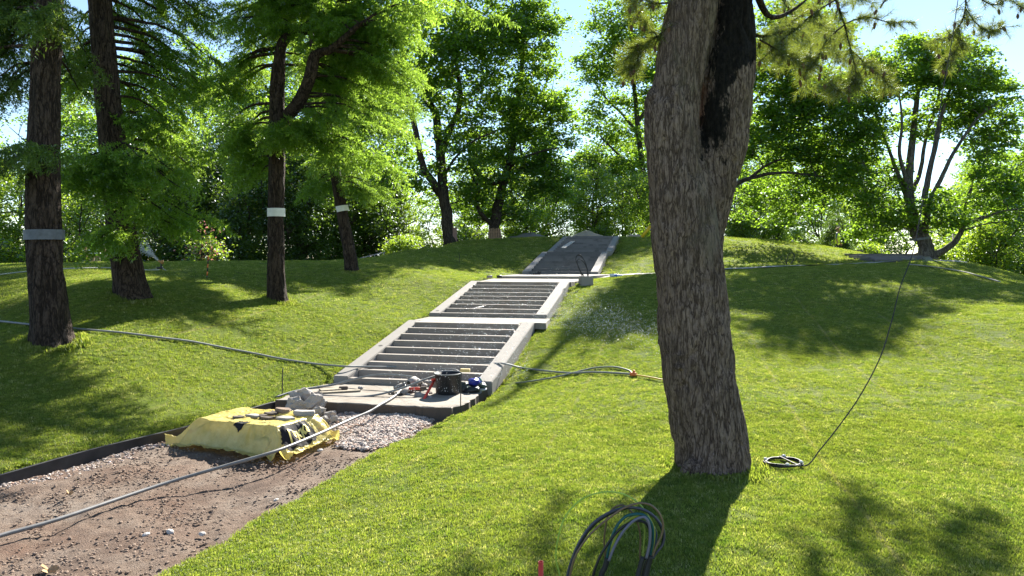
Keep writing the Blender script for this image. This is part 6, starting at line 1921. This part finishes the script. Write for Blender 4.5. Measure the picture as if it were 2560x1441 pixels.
# ------------------------------------------------------------------ people
SKIN = plain("skin", (.42, .24, .17), .6, .08); TROUS = plain("dark_trousers", (.028, .030, .032), .8, .25, 14); TROUS_T = plain("tan_trousers", (.26, .20, .15), .8, .2, 14)
SHIRT_B = plain("blue_shirt", (.12, .17, .27), .8, .15, 12); SHIRT_G = plain("grey_shirt", (.18, .17, .15), .8, .15, 12)
LIME = plain("lime_vest", (.42, .72, .04), .6, .08, 10); YEL = plain("yellow_vest", (.78, .85, .06), .6, .08, 10); REFL = plain("reflective", (.55, .56, .58), .3, .1)
BOOT = plain("boots", (.03, .022, .018), .7); HAIR = plain("hair", (.06, .04, .03), .7); STRAW = plain("straw_hat", (.50, .30, .14), .7, .2, 20)
def person(base, face, label, shirt, trousers, vest_mat, stripes, arms, hat=None, h=1.78):
    """standing figure; face: heading angle; built facing -Y then turned"""
    root = empty("person", base, label, "person")
    s = h / 1.78
    J = dict(pel=(0, 0, .95), sp1=(0, .01, 1.12), sp2=(0, .015, 1.32), chest=(0, .01, 1.43), neck=(0, -.005, 1.53), head0=(0, -.015, 1.60), head1=(0, -.02, 1.69), top=(0, -.01, 1.775),
             hl=(.095, 0, .90), kl=(.11, -.03, .50), al=(.115, .015, .09), tl=(.13, -.17, .035), hr=(-.095, 0, .90), kr=(-.11, -.02, .50), ar=(-.12, .03, .09), tr=(-.14, -.15, .035),
             shl=(.185, .01, 1.44), el=(.25, .03, 1.16), wl=(.26, -.06, .93), fl=(.255, -.09, .83), shr=(-.185, .01, 1.44), er=(-.25, .03, 1.16), wr=(-.26, -.06, .93), fr=(-.255, -.09, .83))
    J.update(arms or {})
    rad = dict(pel=(.165, .115), sp1=(.155, .11), sp2=(.17, .12), chest=(.165, .11), neck=(.055, .058), head0=(.068, .078), head1=(.08, .098), top=(.05, .06), hl=(.095, .1), kl=(.065, .07), al=(.048, .055), tl=(.045, .03), hr=(.095, .1), kr=(.065, .07), ar=(.048, .055), tr=(.045, .03),
               shl=(.068, .068), el=(.046, .046), wl=(.03, .032), fl=(.04, .022), shr=(.068, .068), er=(.046, .046), wr=(.03, .032), fr=(.04, .022))
    E_ = [('pel', 'sp1'), ('sp1', 'sp2'), ('sp2', 'chest'), ('chest', 'neck'), ('neck', 'head0'), ('head0', 'head1'), ('head1', 'top'), ('pel', 'hl'), ('hl', 'kl'), ('kl', 'al'), ('al', 'tl'), ('pel', 'hr'), ('hr', 'kr'), ('kr', 'ar'), ('ar', 'tr'),
          ('chest', 'shl'), ('shl', 'el'), ('el', 'wl'), ('wl', 'fl'), ('chest', 'shr'), ('shr', 'er'), ('er', 'wr'), ('wr', 'fr')]
    ks = list(J); me = bpy.data.meshes.new("body")
    V = [J[k] for k in ks]; ED = [(ks.index(a), ks.index(b)) for a, b in E_]
    for w_, f_ in (('wl', 'fl'), ('wr', 'fr')):       # five separate fingers rooted in the palm
        w3, f3 = np.array(J[w_]), np.array(J[f_]); dr = unit(f3 - w3)
        for j in range(5):
            off = np.array((0, (j - 2) * .02, 0)); bse = len(V)
            ln = (.055, .085, .09, .082, .06)[j] if j else .055
            V += [tuple(f3 + off * .8 - dr * (.02 if j else .06)), tuple(f3 + off + dr * ln * .5 + (np.array((0, -.03, 0)) if j == 0 else 0)), tuple(f3 + off * .9 + dr * ln + np.array((0, -.012, 0)))]
            ED += [(ks.index(f_), bse), (bse, bse + 1), (bse + 1, bse + 2)]
    me.from_pydata(V, ED, [])
    o = bpy.data.objects.new("body", me); col.objects.link(o)
    md = o.modifiers.new("s", 'SKIN'); sv = me.skin_vertices[0].data
    for i_, k in enumerate(ks): sv[i_].radius = rad[k]; sv[i_].use_root = (k == 'pel')
    for i_ in range(len(ks), len(V)): sv[i_].radius = (.009, .009)
    su_ = o.modifiers.new("u", 'SUBSURF'); su_.levels = 2
    m2 = bpy.data.meshes.new_from_object(o.evaluated_get(bpy.context.evaluated_depsgraph_get())); bpy.data.objects.remove(o)
    m2.name = "body"
    for m_ in (trousers, shirt, SKIN, BOOT, HAIR): m2.materials.append(m_)
    for p_ in m2.polygons:
        c = p_.center; ax_ = abs(c.x)
        if c.z > 1.56: i_ = 4 if (c.z > 1.72 or (c.y > .035 and c.z > 1.62)) else 2
        elif c.z > 1.50: i_ = 2
        elif ax_ > .19 and c.z < 1.17: i_ = 2
        elif c.z > .98: i_ = 1
        elif c.z > .11: i_ = 0
        else: i_ = 3
        p_.material_index = i_; p_.use_smooth = True
    M4 = Matrix.Translation(Vector(base)) @ Matrix.Rotation(face, 4, 'Z') @ Matrix.Scale(s, 4)
    m2.transform(M4); b_ = obj("body", m2, None, root)
    def piece(nm, mb_, mat, par=root):
        me_ = mb_.mesh(nm); me_.transform(M4); return obj(nm, me_, mat, par)
    # face: nose, eyes, ears
    mb_ = MB(); mb_.tube([(0, -.098, 1.675), (0, -.122, 1.655), (0, -.10, 1.64)], [.008, .014, .01], 6); piece("nose", mb_, SKIN, b_)
    for sx in (-1, 1):
        mb_ = MB(); mb_.tube([(sx * .03, -.094, 1.685), (sx * .03, -.101, 1.685)], .009, 6); piece("eye", mb_, HAIR, b_)
        mb_ = MB(); mb_.tube([(sx * .078, -.005, 1.69), (sx * .09, .0, 1.67), (sx * .08, 0, 1.645)], [.012, .017, .01], 6); piece("ear", mb_, SKIN, b_)
    # vest: rings round the torso, open in front, sleeveless
    prof = [(.86, .185, .145), (.95, .20, .155), (1.10, .19, .15), (1.28, .198, .155), (1.40, .195, .145), (1.47, .15, .11), (1.51, .085, .085)]
    n_ = 40; gap = .30
    ang = np.linspace(-math.pi / 2 + gap, 1.5 * math.pi - gap, n_)
    v_ = np.concatenate([np.c_[np.cos(ang) * a_, np.sin(ang) * b2 + .01, np.full(n_, z_)] for z_, a_, b2 in prof])
    q_ = np.concatenate([np.stack((k * n_ + np.arange(n_ - 1), k * n_ + np.arange(1, n_), (k + 1) * n_ + np.arange(1, n_), (k + 1) * n_ + np.arange(n_ - 1)), -1) for k in range(len(prof) - 1)])
    mb_ = MB(); mb_.add(v_, q_); vest = piece("vest", mb_, vest_mat)
    for z_ in stripes:
        mb_ = MB(); v_ = np.concatenate([np.c_[np.cos(ang) * .205, np.sin(ang) * .162 + .01, np.full(n_, zz)] for zz in (z_ - .028, z_ + .028)])
        mb_.add(v_, np.stack((np.arange(n_ - 1), np.arange(1, n_), n_ + np.arange(1, n_), n_ + np.arange(n_ - 1)), -1)); piece("stripe", mb_, REFL, vest)
    if hat:
        a = np.linspace(0, 2 * math.pi, 24, endpoint=False); pr = [(.17, 1.715), (.165, 1.722), (.098, 1.735), (.092, 1.80), (.05, 1.825), (.002, 1.828)]
        v_ = np.concatenate([np.c_[np.cos(a) * r, np.sin(a) * r * 1.1 - .01, np.full(24, z_)] for r, z_ in pr])
        q_ = np.concatenate([np.stack((k * 24 + np.arange(24), k * 24 + (np.arange(24) + 1) % 24, (k + 1) * 24 + (np.arange(24) + 1) % 24, (k + 1) * 24 + np.arange(24)), -1) for k in range(5)])
        mb_ = MB(); mb_.add(v_, q_); piece("hat", mb_, hat)
    return root
wl_d = 27.0; hipz = P(237, 640, wl_d)[2]
person((P(237, 640, wl_d)[0], wl_d, hipz - .86), math.pi + .15, "person seen from behind in a lime green vest at left", SHIRT_G, TROUS_T, LIME, (1.08, .96),
       dict(el=(.31, .03, 1.18), wl=(.34, -.10, .96), fl=(.34, -.15, .88), er=(-.31, .03, 1.18), wr=(-.34, -.08, .96), fr=(-.34, -.12, .87)))
pr_d = 43.0; top = P(2095, 569.5, pr_d)
person((top[0], pr_d, top[2] - 1.80), math.radians(48), "person in yellow vest and straw hat standing on the right crest", SHIRT_B, TROUS, YEL, (), None, STRAW)
